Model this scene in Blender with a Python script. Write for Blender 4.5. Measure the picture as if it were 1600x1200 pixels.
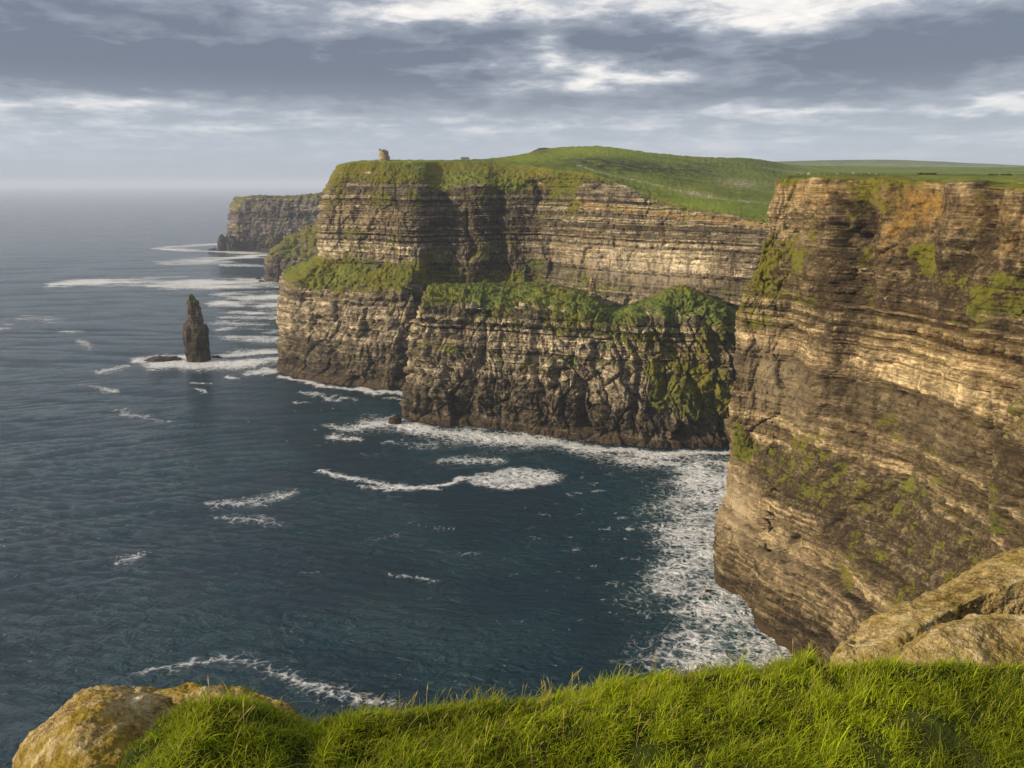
import bpy, math, random
import numpy as np

# ------------------------------------------------------------------ camera, world, sun, exposure
for o in list(bpy.data.objects):
    bpy.data.objects.remove(o)
SC = bpy.context.scene
COL = SC.collection
H = 180.0                      # eye height above the sea (m)
FPX = 1333.0                   # focal length in pixels of the 1600 px wide photograph
PITCH = math.radians(13.2)
CP, SP = math.cos(PITCH), math.sin(PITCH)

cam = bpy.data.cameras.new('camera')
cam.sensor_width = 36.0
cam.lens = 36.0 * FPX / 1600.0
cam.clip_start = 0.05
cam.clip_end = 200000.0
camo = bpy.data.objects.new('camera', cam)
COL.objects.link(camo)
camo.location = (0, 0, H)
camo.rotation_euler = (math.pi / 2 - PITCH, 0, 0)
SC.camera = camo

SUN_EL = math.radians(19.0)
SUN_AZ = math.radians(-109.0)          # clockwise from +Y: left and slightly behind the camera
SUN_STRENGTH = 5.0
SKY_STRENGTH = 0.1
sd = (math.sin(SUN_AZ) * math.cos(SUN_EL), math.cos(SUN_AZ) * math.cos(SUN_EL), math.sin(SUN_EL))

vs = SC.view_settings
SC.display_settings.display_device = 'sRGB'
vs.view_transform = 'Standard'
vs.look = 'None'
vs.exposure = 0.28
vs.gamma = 1.0
SC.render.engine = 'CYCLES'
SC.cycles.use_denoising = True
SC.cycles.max_bounces = 5
SC.cycles.diffuse_bounces = 2
SC.cycles.glossy_bounces = 2
SC.cycles.transmission_bounces = 2
SC.cycles.volume_bounces = 1
SC.cycles.transparent_max_bounces = 8
SC.cycles.sample_clamp_indirect = 8.0
SC.cycles.use_adaptive_sampling = True
SC.cycles.adaptive_threshold = 0.01


class NT:
    """small helper round a node tree"""
    def __init__(self, tree):
        self.t = tree
        tree.nodes.clear()

    def n(self, typ, **kw):
        nd = self.t.nodes.new(typ)
        for k, v in kw.items():
            setattr(nd, k, v)
        return nd

    def link(self, a, b):
        self.t.links.new(a, b)

    def put(self, sock, v):
        if isinstance(v, bpy.types.NodeSocket):
            self.link(v, sock)
        else:
            sock.default_value = v

    def m(self, op, a, b=0.0, c=0.0, clamp=False):
        nd = self.n('ShaderNodeMath', operation=op, use_clamp=clamp)
        self.put(nd.inputs[0], a)
        self.put(nd.inputs[1], b)
        self.put(nd.inputs[2], c)
        return nd.outputs[0]

    def vm(self, op, a, b=(0, 0, 0)):
        nd = self.n('ShaderNodeVectorMath', operation=op)
        self.put(nd.inputs[0], a)
        if op == 'SCALE':
            self.put(nd.inputs['Scale'], b)
        else:
            self.put(nd.inputs[1], b)
        return nd.outputs[0]

    def mix(self, f, a, b, mode='MIX', clamp=True):
        nd = self.n('ShaderNodeMix', data_type='RGBA', blend_type=mode)
        nd.clamp_factor = clamp
        self.put(nd.inputs[0], f)
        self.put(nd.inputs[6], a if isinstance(a, bpy.types.NodeSocket) else tuple(a) + (1,))
        self.put(nd.inputs[7], b if isinstance(b, bpy.types.NodeSocket) else tuple(b) + (1,))
        return nd.outputs[2]

    def noise(self, vec, scale=1.0, detail=4.0, rough=0.55, dist=0.0):
        nd = self.n('ShaderNodeTexNoise')
        self.put(nd.inputs['Vector'], vec)
        nd.inputs['Scale'].default_value = scale
        nd.inputs['Detail'].default_value = detail
        nd.inputs['Roughness'].default_value = rough
        nd.inputs['Distortion'].default_value = dist
        return nd.outputs['Fac']

    def voro(self, vec, scale=1.0, feature='F1', out='Distance', rnd=1.0):
        nd = self.n('ShaderNodeTexVoronoi', feature=feature)
        self.put(nd.inputs['Vector'], vec)
        nd.inputs['Scale'].default_value = scale
        nd.inputs['Randomness'].default_value = rnd
        return nd.outputs[out]

    def ramp(self, f, stops, interp='LINEAR'):
        nd = self.n('ShaderNodeValToRGB')
        cr = nd.color_ramp
        cr.interpolation = interp
        while len(cr.elements) < len(stops):
            cr.elements.new(0.5)
        for e, (p, c) in zip(cr.elements, stops):
            e.position = p
            e.color = tuple(c) + (1,) if len(c) == 3 else c
        self.put(nd.inputs[0], f)
        return nd.outputs[0]

    def sm(self, v, lo, hi):
        nd = self.n('ShaderNodeMapRange', interpolation_type='SMOOTHSTEP')
        self.put(nd.inputs[0], v)
        nd.inputs[1].default_value = lo
        nd.inputs[2].default_value = hi
        return nd.outputs[0]

    def attr(self, name):
        return self.n('ShaderNodeAttribute', attribute_name=name).outputs['Fac']

    def attrc(self, name):
        return self.n('ShaderNodeAttribute', attribute_name=name).outputs['Color']

    def pos(self, scale=(1, 1, 1)):
        p = self.n('ShaderNodeNewGeometry').outputs['Position']
        return self.vm('MULTIPLY', p, scale) if scale != (1, 1, 1) else p

    def xyz(self, v):
        nd = self.n('ShaderNodeSeparateXYZ')
        self.link(v, nd.inputs[0])
        return nd.outputs

    def comb(self, x, y, z):
        nd = self.n('ShaderNodeCombineXYZ')
        self.put(nd.inputs[0], x)
        self.put(nd.inputs[1], y)
        self.put(nd.inputs[2], z)
        return nd.outputs[0]

    def bump(self, height, strength=1.0, distance=1.0, normal=None):
        nd = self.n('ShaderNodeBump')
        nd.inputs['Strength'].default_value = strength
        self.put(nd.inputs['Distance'], distance)
        self.link(height, nd.inputs['Height'])
        if normal is not None:
            self.link(normal, nd.inputs['Normal'])
        return nd.outputs[0]


def pix_angles(px, py):
    """azimuth and tangent of the elevation of a direction in the photograph"""
    u, v = (px - 800) / FPX, (600 - py) / FPX
    y, z = CP + v * SP, -SP + v * CP
    return math.atan2(u, y), z / math.hypot(u, y)


def build_world():
    w = bpy.data.worlds.new('World')
    SC.world = w
    w.use_nodes = True
    N = NT(w.node_tree)
    sky = N.n('ShaderNodeTexSky', sky_type='NISHITA')
    sky.sun_disc = False
    sky.sun_elevation = SUN_EL
    sky.sun_rotation = SUN_AZ % (2 * math.pi)
    sky.dust_density = 1.5
    d = N.n('ShaderNodeTexCoord').outputs['Generated']
    x, y, z = N.xyz(d)
    hor = N.m('SQRT', N.m('ADD', N.m('MULTIPLY', x, x), N.m('MULTIPLY', y, y)))
    el = N.m('DIVIDE', z, N.m('MAXIMUM', hor, 0.02))
    az = N.m('ARCTAN2', x, y)
    # cloud sheet seen in perspective: long and thin towards the horizon
    zz = N.m('ADD', N.m('MAXIMUM', z, 0.0), 0.075)
    pv = N.comb(N.m('DIVIDE', x, zz), N.m('DIVIDE', y, zz), 0.0)
    n1 = N.noise(pv, 0.75, 7.0, 0.52, 0.35)
    n2 = N.noise(N.vm('ADD', pv, (7.3, 2.1, 0.0)), 0.28, 3.0, 0.5, 0.2)
    # warp of azimuth / elevation for the big banks
    av = N.comb(N.m('MULTIPLY', az, 8.0), N.m('MULTIPLY', el, 27.0), 0.0)
    w1 = N.noise(av, 1.0, 6.0, 0.55, 0.2)
    w2 = N.noise(N.vm('ADD', av, (11.0, 5.0, 0.0)), 0.8, 5.0, 0.55, 0.2)
    azw = N.m('ADD', az, N.m('MULTIPLY', N.m('SUBTRACT', w2, 0.5), 0.20))
    elw = N.m('ADD', el, N.m('MULTIPLY', N.m('SUBTRACT', w1, 0.5), 0.050))
    total = None
    for (px, py, rx, ry, tilt, wt) in CLOUDS:
        a0, e0 = pix_angles(px, py)
        sa, se = rx / FPX, ry / FPX
        da = N.m('SUBTRACT', azw, a0)
        de = N.m('ADD', N.m('SUBTRACT', elw, e0), N.m('MULTIPLY', da, tilt))
        qa = N.m('MULTIPLY', da, 1.0 / sa)
        qe = N.m('MULTIPLY', de, 1.0 / se)
        r2 = N.m('ADD', N.m('MULTIPLY', qa, qa), N.m('MULTIPLY', qe, qe))
        g = N.m('MULTIPLY', N.m('POWER', 2.718, N.m('MULTIPLY', r2, -1.0)), wt)
        total = g if total is None else N.m('ADD', total, g)
    dens = N.m('ADD', total, N.m('ADD', N.m('MULTIPLY', N.m('SUBTRACT', n1, 0.5), 0.85),
                                 N.m('MULTIPLY', N.m('SUBTRACT', n2, 0.5), 0.5)))
    n3 = N.noise(pv, 2.6, 6.0, 0.6, 0.5)
    dens = N.m('ADD', dens, N.m('MULTIPLY', N.m('SUBTRACT', n3, 0.5), 0.55))
    dens = N.m('ADD', dens, 0.50)
    dens = N.m('ADD', dens, N.m('MULTIPLY', N.m('SUBTRACT', N.noise(av, 2.2, 7.0, 0.6, 0.3), 0.5), 0.85))
    dens = N.m('ADD', 0.5, N.m('MULTIPLY', N.m('SUBTRACT', dens, 0.5), 1.12))
    cloud = N.ramp(dens, [(0.06, (0.94, 0.895, 0.845)), (0.27, (0.76, 0.735, 0.715)),
                          (0.42, (0.49, 0.505, 0.545)), (0.58, (0.285, 0.315, 0.375)), (0.95, (0.145, 0.172, 0.228))])
    # low haze band: even blue grey just over the horizon
    band = N.sm(el, 0.125, 0.02)
    cloud = N.mix(N.m('MULTIPLY', band, 0.85), cloud, (0.44, 0.485, 0.56))
    cloud = N.mix(N.m('MULTIPLY', N.sm(el, 0.05, 0.0), 0.9), cloud, (0.37, 0.405, 0.465))
    cloud = N.vm('SCALE', cloud, 1.0 / SKY_STRENGTH)
    fin = N.mix(0.93, sky.outputs[0], cloud)
    bg = N.n('ShaderNodeBackground')
    bg.inputs['Strength'].default_value = SKY_STRENGTH
    N.link(fin, bg.inputs['Color'])
    out = N.n('ShaderNodeOutputWorld')
    N.link(bg.outputs[0], out.inputs['Surface'])


# cloud banks (where they stand in the sky, how wide, how high, slope, darkness; negative = gap)
CLOUDS = [
    (150, 95, 330, 48, 0.05, 0.42), (620, 78, 300, 30, -0.10, 0.40), (470, 135, 330, 36, 0.0, 0.36),
    (60, 55, 220, 40, 0.0, 0.12), (240, 20, 240, 24, 0.0, 0.22),
    (1010, 62, 150, 26, 0.0, 0.42), (1500, 62, 200, 40, 0.08, 0.50), (1290, 92, 260, 24, 0.0, 0.34),
    (900, 165, 260, 22, 0.0, 0.30), (1350, 135, 320, 24, 0.0, 0.30), (1330, 195, 420, 18, 0.0, 0.10),
    (860, 75, 66, 30, -0.35, -0.40), (980, 120, 150, 18, -0.12, -0.36), (1060, 4, 360, 28, 0.0, -0.31),
    (1240, 46, 140, 24, 0.10, -0.38), (660, 25, 150, 22, -0.1, -0.26), (690, 108, 110, 9, -0.1, -0.22),
    (130, 160, 240, 14, -0.03, -0.40), (1390, 170, 240, 8, 0.0, -0.26), (1080, 170, 120, 7, 0.0, -0.12),
    (470, 190, 200, 9, -0.03, -0.18), (1590, 172, 80, 7, 0.0, -0.2),
]
build_world()

sun = bpy.data.lights.new('sun', 'SUN')
sun.energy = SUN_STRENGTH
sun.angle = math.radians(0.6)
sun.color = (1.0, 0.83, 0.58)
suno = bpy.data.objects.new('sun', sun)
COL.objects.link(suno)
from mathutils import Vector
suno.rotation_euler = Vector(sd).to_track_quat('Z', 'Y').to_euler()
suno.location = (-200, -100, 400)


# ------------------------------------------------------------------ numpy noise
def _hash(ix, iy, iz, seed):
    h = (ix * 374761393 + iy * 668265263 + iz * 2147483647 + seed * 1274126177) & 0xFFFFFFFF
    h = ((h ^ (h >> 13)) * 1274126177) & 0xFFFFFFFF
    h = (h ^ (h >> 16)) & 0xFFFFFFFF
    h = (h * 2246822519) & 0xFFFFFFFF
    return (h ^ (h >> 15)) & 0xFFFFFFFF


_G = np.array([[1, 1, 0], [-1, 1, 0], [1, -1, 0], [-1, -1, 0], [1, 0, 1], [-1, 0, 1], [1, 0, -1], [-1, 0, -1],
               [0, 1, 1], [0, -1, 1], [0, 1, -1], [0, -1, -1], [1, 1, 0], [-1, 1, 0], [0, -1, 1], [0, -1, -1]], dtype=np.float32)


def noise3(x, y, z, seed=0):
    x = np.asarray(x, dtype=np.float64)
    y = np.asarray(y, dtype=np.float64) + np.zeros_like(x)
    z = np.asarray(z, dtype=np.float64) + np.zeros_like(x)
    ix, iy, iz = np.floor(x).astype(np.int64), np.floor(y).astype(np.int64), np.floor(z).astype(np.int64)
    fx, fy, fz = x - ix, y - iy, z - iz
    ux = fx * fx * fx * (fx * (fx * 6 - 15) + 10)
    uy = fy * fy * fy * (fy * (fy * 6 - 15) + 10)
    uz = fz * fz * fz * (fz * (fz * 6 - 15) + 10)
    res = []
    for dx in (0, 1):
        for dy in (0, 1):
            for dz in (0, 1):
                g = _G[_hash(ix + dx, iy + dy, iz + dz, seed) & 15]
                res.append(g[..., 0] * (fx - dx) + g[..., 1] * (fy - dy) + g[..., 2] * (fz - dz))
    c00 = res[0] + (res[1] - res[0]) * uz
    c01 = res[2] + (res[3] - res[2]) * uz
    c10 = res[4] + (res[5] - res[4]) * uz
    c11 = res[6] + (res[7] - res[6]) * uz
    a = c00 + (c01 - c00) * uy
    b = c10 + (c11 - c10) * uy
    return a + (b - a) * ux


def fbm(x, y, z, octaves=4, seed=0, gain=0.5, lac=2.03):
    s, a, f = 0.0, 1.0, 1.0
    for k in range(octaves):
        s = s + a * noise3(np.asarray(x) * f, np.asarray(y) * f, np.asarray(z) * f, seed + k * 17)
        a *= gain
        f *= lac
    return s


def sstep(x, lo, hi):
    t = np.clip((x - lo) / (hi - lo), 0, 1)
    return t * t * (3 - 2 * t)


# ------------------------------------------------------------------ picture <-> place
def W(px, py, y=None, z=None):
    """the point of the ray through a pixel of the photograph at distance y or at height z"""
    u, v = (px - 800) / FPX, (600 - py) / FPX
    dy, dz = CP + v * SP, -SP + v * CP
    D = y / dy if y is not None else (z - H) / dz
    return (u * D, dy * D, H + dz * D)


def WX(px, y, z):
    """the point at distance y and height z in the column px"""
    D = y * CP + (H - z) * SP
    return ((px - 800) / FPX * D, y, z)


def proj(P):
    D = P[..., 1] * CP + (H - P[..., 2]) * SP
    D = np.maximum(D, 1e-3)
    up = P[..., 1] * SP - (H - P[..., 2]) * CP
    return 800 + FPX * P[..., 0] / D, 600 - FPX * up / D


# ------------------------------------------------------------------ object helpers
def tag(o, label=None, cat=None, group=None, kind=None):
    if label:
        o['label'] = label
    if cat:
        o['category'] = cat
    if group:
        o['group'] = group
    if kind:
        o['kind'] = kind
    return o


def mesh_obj(name, verts, faces, mat, parent=None, attrs=None, smooth=True, loc=None):
    """faces: (n,4) or (n,3) int array"""
    verts = np.ascontiguousarray(verts, dtype=np.float32).reshape(-1, 3)
    if loc is not None:
        verts = verts - np.array(loc, dtype=np.float32)
    faces = np.ascontiguousarray(faces, dtype=np.int32)
    me = bpy.data.meshes.new(name)
    k = faces.shape[1]
    me.vertices.add(len(verts))
    me.vertices.foreach_set('co', verts.ravel())
    me.loops.add(faces.size)
    me.loops.foreach_set('vertex_index', faces.ravel())
    me.polygons.add(len(faces))
    me.polygons.foreach_set('loop_start', np.arange(0, faces.size, k, dtype=np.int32))
    me.polygons.foreach_set('loop_total', np.full(len(faces), k, dtype=np.int32))
    me.update(calc_edges=True)
    me.polygons.foreach_set('use_smooth', np.full(len(faces), smooth, dtype=bool))
    for an, av in (attrs or {}).items():
        av = np.ascontiguousarray(av, dtype=np.float32)
        if av.ndim == 2 and av.shape[1] == 4:
            a = me.attributes.new(an, 'FLOAT_COLOR', 'POINT')
            a.data.foreach_set('color', av.ravel())
        else:
            a = me.attributes.new(an, 'FLOAT', 'POINT')
            a.data.foreach_set('value', av.ravel())
    me.materials.append(mat)
    o = bpy.data.objects.new(name, me)
    COL.objects.link(o)
    if loc is not None:
        o.location = loc
    if parent is not None:
        o.parent = parent
    return o


def grid_faces(nr, nc, closed=False):
    i, j = np.meshgrid(np.arange(nr - 1), np.arange(nc if closed else nc - 1), indexing='ij')
    a = i * nc + j
    b = i * nc + (j + 1) % nc
    return np.stack([a, b, b + nc, a + nc], -1).reshape(-1, 4)


def grid_normals(P):
    du = np.gradient(P, axis=1)
    dv = np.gradient(P, axis=0)
    n = np.cross(du, dv)
    return n / np.maximum(np.linalg.norm(n, axis=-1, keepdims=True), 1e-9)


def loft(cols, nseg, nsub, smooth=0):
    """cols[c][l] control points -> grid (levels down the first axis, columns along the second)"""
    C = np.array(cols, dtype=float)                      # nc, nl, 3
    nc, nl = C.shape[:2]
    if isinstance(nseg, int):
        nseg = [nseg] * (nc - 1)
    T = np.zeros(nc)
    T[1:] = np.cumsum(np.linalg.norm(np.diff(C.mean(1), axis=0), axis=1))
    tan = np.zeros_like(C)
    d = np.diff(C, axis=0) / np.diff(T)[:, None, None]
    tan[0], tan[-1] = d[0], d[-1]
    for i in range(1, nc - 1):
        h0, h1 = T[i] - T[i - 1], T[i + 1] - T[i]
        tan[i] = (d[i - 1] * h1 + d[i] * h0) / (h0 + h1)
    rows = []
    for i in range(nc - 1):
        t = np.linspace(0, 1, nseg[i], endpoint=False)
        if i == nc - 2:
            t = np.linspace(0, 1, nseg[i] + 1)
        h = T[i + 1] - T[i]
        h00, h10, h01, h11 = 2 * t**3 - 3 * t**2 + 1, t**3 - 2 * t**2 + t, -2 * t**3 + 3 * t**2, t**3 - t**2
        e = lambda a: a[:, None, None]
        rows.append(e(h00) * C[i] + e(h10) * h * tan[i] + e(h01) * C[i + 1] + e(h11) * h * tan[i + 1])
    S = np.concatenate(rows, 0)                          # ns, nl, 3
    out, lev = [], []
    for l in range(nl - 1):
        t = np.linspace(0, 1, nsub[l], endpoint=False)
        if l == nl - 2:
            t = np.linspace(0, 1, nsub[l] + 1)
        out.append(S[None, :, l] * (1 - t)[:, None, None] + S[None, :, l + 1] * t[:, None, None])
        lev.append(l + t)
    P = np.concatenate(out, 0)
    L = np.concatenate(lev)
    for _ in range(smooth):
        P[1:-1] = (P[:-2] + 2 * P[1:-1] + P[2:]) / 4
    return P, L


# strata: offsets, tones and block lengths of the beds by height
_rs = np.random.RandomState(5)
_zt = np.arange(-10, 260, 0.1)
_off = np.zeros_like(_zt)
_tone = np.zeros_like(_zt)
_lay = np.zeros(len(_zt), dtype=np.int64)
_z, _k = -10.0, 0
while _z < 260:
    th = float(_rs.choice([0.8, 1.4, 2.2, 3.6, 6.0], p=[.25, .3, .22, .15, .08])) * _rs.uniform(.7, 1.3)
    shale = _rs.rand() < .36
    v = _rs.uniform(-1.2, -.3) if shale else _rs.uniform(-.1, 1)
    m_ = (_zt >= _z) & (_zt < _z + th)
    _off[m_] = v
    _tone[m_] = _rs.uniform(.08, .34) if shale else _rs.uniform(.5, 1.0)
    _lay[m_] = _k
    m2 = (_zt >= _z) & (_zt < _z + min(0.5, th * .4))
    _off[m2] -= _rs.uniform(0.2, 1.5)
    _tone[m2] *= .45
    _z += th
    _k += 1
_off = np.convolve(_off, np.ones(3) / 3, 'same')


def h01(a, b, seed):
    return (_hash(np.asarray(a, dtype=np.int64), np.asarray(b, dtype=np.int64), np.asarray(b, dtype=np.int64) * 0 + 7, seed) & 0xFFFFF) / float(0x100000)


def bed_height(P, dip=(0, 0)):
    x, y, z = P[..., 0], P[..., 1], P[..., 2]
    return z + 1.6 * noise3(x / 70, y / 70, z / 200, 91) + 0.35 * noise3(x / 12, y / 12, z / 30, 92) + dip[0] * x + dip[1] * y


def strata(P, S, dip=(0, 0)):
    """offset and tone of the bed at each point; beds are split into blocks along the coast"""
    x, y, z = P[..., 0], P[..., 1], P[..., 2]
    zz = bed_height(P, dip)
    i = np.clip(((zz + 10) / 0.1).astype(np.int64), 0, len(_zt) - 1)
    lay = _lay[i]
    ln = 2.5 + 9.0 * h01(lay, lay * 0 + 3, 11)
    q = (S + 1.2 * noise3(x / 6, y / 6, z / 6, 95)) / ln + 17 * h01(lay, lay * 0 + 5, 12)
    cell = np.floor(q).astype(np.int64)
    r = h01(cell, lay, 13)
    fr = np.abs(q - cell - .5) * 2
    joint = sstep(fr, 1 - .55 / ln, 1.0) * (h01(cell, lay, 14) > .35)
    off = np.interp(zz, _zt, _off) * (0.75 + 0.6 * noise3(x / 22, y / 22, z / 40, 93)) + .9 * (r - .5) - .8 * joint
    tone = np.interp(zz, _zt, _tone) * (.72 + .56 * r) * (1 - .6 * joint)
    return off, tone


def facets(a, b, seed):
    """broken rock faces: jittered cells, each a tilted plane of its own; also the cracks between them"""
    ia, ib = np.floor(a).astype(np.int64), np.floor(b).astype(np.int64)
    f1 = np.full(a.shape, 9.0)
    f2 = np.full(a.shape, 9.0)
    val = np.zeros(a.shape)
    for di in (-1, 0, 1):
        for dj in (-1, 0, 1):
            ci, cj = ia + di, ib + dj
            da = a - ci - h01(ci, cj, seed)
            db = b - cj - h01(ci, cj, seed + 1)
            d = np.hypot(da, db)
            v = (h01(ci, cj, seed + 2) - .5) * 1.5 + da * (h01(ci, cj, seed + 3) - .5) * 2.8 + db * (h01(ci, cj, seed + 4) - .5) * 2.0
            near = d < f1
            f2 = np.where(near, f1, np.minimum(f2, d))
            val = np.where(near, v, val)
            f1 = np.minimum(f1, d)
    return val, sstep(f2 - f1, 0.0, 0.13)


def rock_displace(P, Lv, nrm, amp, seed=0, dip=(0, 0), lean=0.0):
    """amp: per-level lists: big, gully, facet, strata, rough, veg"""
    x, y, z = P[..., 0], P[..., 1], P[..., 2]
    S = np.zeros(P.shape[1])
    S[1:] = np.cumsum(np.linalg.norm(np.diff(P[P.shape[0] // 3, :, :2], axis=0), axis=1))
    S = S[None, :] + 0 * z
    w1 = noise3(x / 25, y / 25, z / 25, seed + 1)
    w2 = noise3(x / 25, y / 25, z / 25, seed + 2)
    w3 = noise3(x / 7, y / 7, z / 7, seed + 15)
    wx = x + 4.0 * w1 + lean * z
    wy = y + 4.0 * w2
    A = {k: np.interp(Lv, np.arange(len(v)), v)[:, None] for k, v in amp.items()}
    d = A['big'] * 1.6 * noise3(wx / 45, wy / 45, z / 170, seed + 3)
    g = np.abs(noise3(wx / 21, wy / 21, z / 85, seed + 4))
    gv = np.clip(0.75 + 1.7 * noise3(x / 48, y / 48, z / 60, seed + 20), 0.05, 1.8)
    g3 = np.abs(noise3((wx + 0.9 * z) / 17, (wy + 0.5 * z) / 17, z / 45, seed + 21))
    d = d + A['gully'] * gv * (np.minimum(g * 3.4, 0.85) - 0.55)
    d = d + A['gully'] * 0.6 * (1.75 - gv) * (np.minimum(g3 * 3.4, 0.8) - 0.6)
    d = d + 0.35 * A['gully'] * fbm(x / 19, y / 19, z / 24, 3, seed + 22)
    sa, sb = S + 5 * w1 + 1.6 * w3 + lean * z, z + 7 * w2 + 2.0 * w3
    v1, c1 = facets(sa / 15, sb / 26, seed + 50)
    v2, c2 = facets(sa / 5.5 + 9, sb / 8.5, seed + 60)
    v3, c3 = facets(sa / 2.1 + 4, sb / 2.9, seed + 70)
    d = d + A['facet'] * (1.0 * v1 + .42 * v2 + .17 * v3 - .55 * (1 - c1) - .30 * (1 - c2) - .10 * (1 - c3))
    off, tone = strata(P, S, dip)
    d = d + A['strata'] * off
    d = d + A['rough'] * .6 * fbm(wx / 6.0, wy / 6.0, z / 5.0, 5, seed + 6, 0.58)
    shelf = sstep(z + 1.5 * noise3(x / 12, y / 12, 0.0, seed + 30), 8.5, 5.0)
    sk = shelf * np.clip(A['gully'] / 4.0 - .35, 0, 1)
    d = np.where(z < 12, d * (1 - 0.6 * sk) + 3.2 * sk, d)
    nh = nrm.copy()
    nh[..., 2] *= 0.25
    nh /= np.maximum(np.linalg.norm(nh, axis=-1, keepdims=True), 1e-6)
    Q = P + nh * d[..., None]
    Q[..., 2] += A['veg'] * fbm(x / 9, y / 9, z / 9, 5, seed + 9, 0.6)
    wb = np.clip(A['strata'] / 1.0 - .12, .10, 1.0)
    bed = .62 + (tone - .62) * wb + .16 * (v2 - .2) * (1 - wb) - .22 * (1 - c1) * (1 - wb)
    return Q, np.clip(bed, 0, 1)


# ------------------------------------------------------------------ materials
def new_mat(name):
    m = bpy.data.materials.new(name)
    m.use_nodes = True
    return m, NT(m.node_tree)


def finish(N, color, rough, normal=None, spec=0.3, **kw):
    b = N.n('ShaderNodeBsdfPrincipled')
    N.put(b.inputs['Base Color'], color if isinstance(color, bpy.types.NodeSocket) else tuple(color) + (1,))
    N.put(b.inputs['Roughness'], rough)
    b.inputs['Specular IOR Level'].default_value = spec
    for k, v in kw.items():
        N.put(b.inputs[k.replace('_', ' ')], v)
    if normal is not None:
        N.link(normal, b.inputs['Normal'])
    o = N.n('ShaderNodeOutputMaterial')
    N.link(b.outputs[0], o.inputs['Surface'])
    return b


def grass_color(N, p, near=False):
    g1 = N.noise(p, 0.010, 4, 0.6)
    g2 = N.noise(p, 0.12, 6, 0.65)
    g3 = N.noise(p, 1.1, 4, 0.6)
    v = N.m('ADD', N.m('MULTIPLY', g1, 0.35), N.m('ADD', N.m('MULTIPLY', g2, 0.40), N.m('MULTIPLY', g3, 0.25)))
    return N.ramp(v, [(0.34, (0.024, 0.036, 0.010)), (0.44, (0.070, 0.098, 0.017)), (0.53, (0.135, 0.170, 0.027)),
                      (0.66, (0.25, 0.235, 0.06))])


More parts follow.
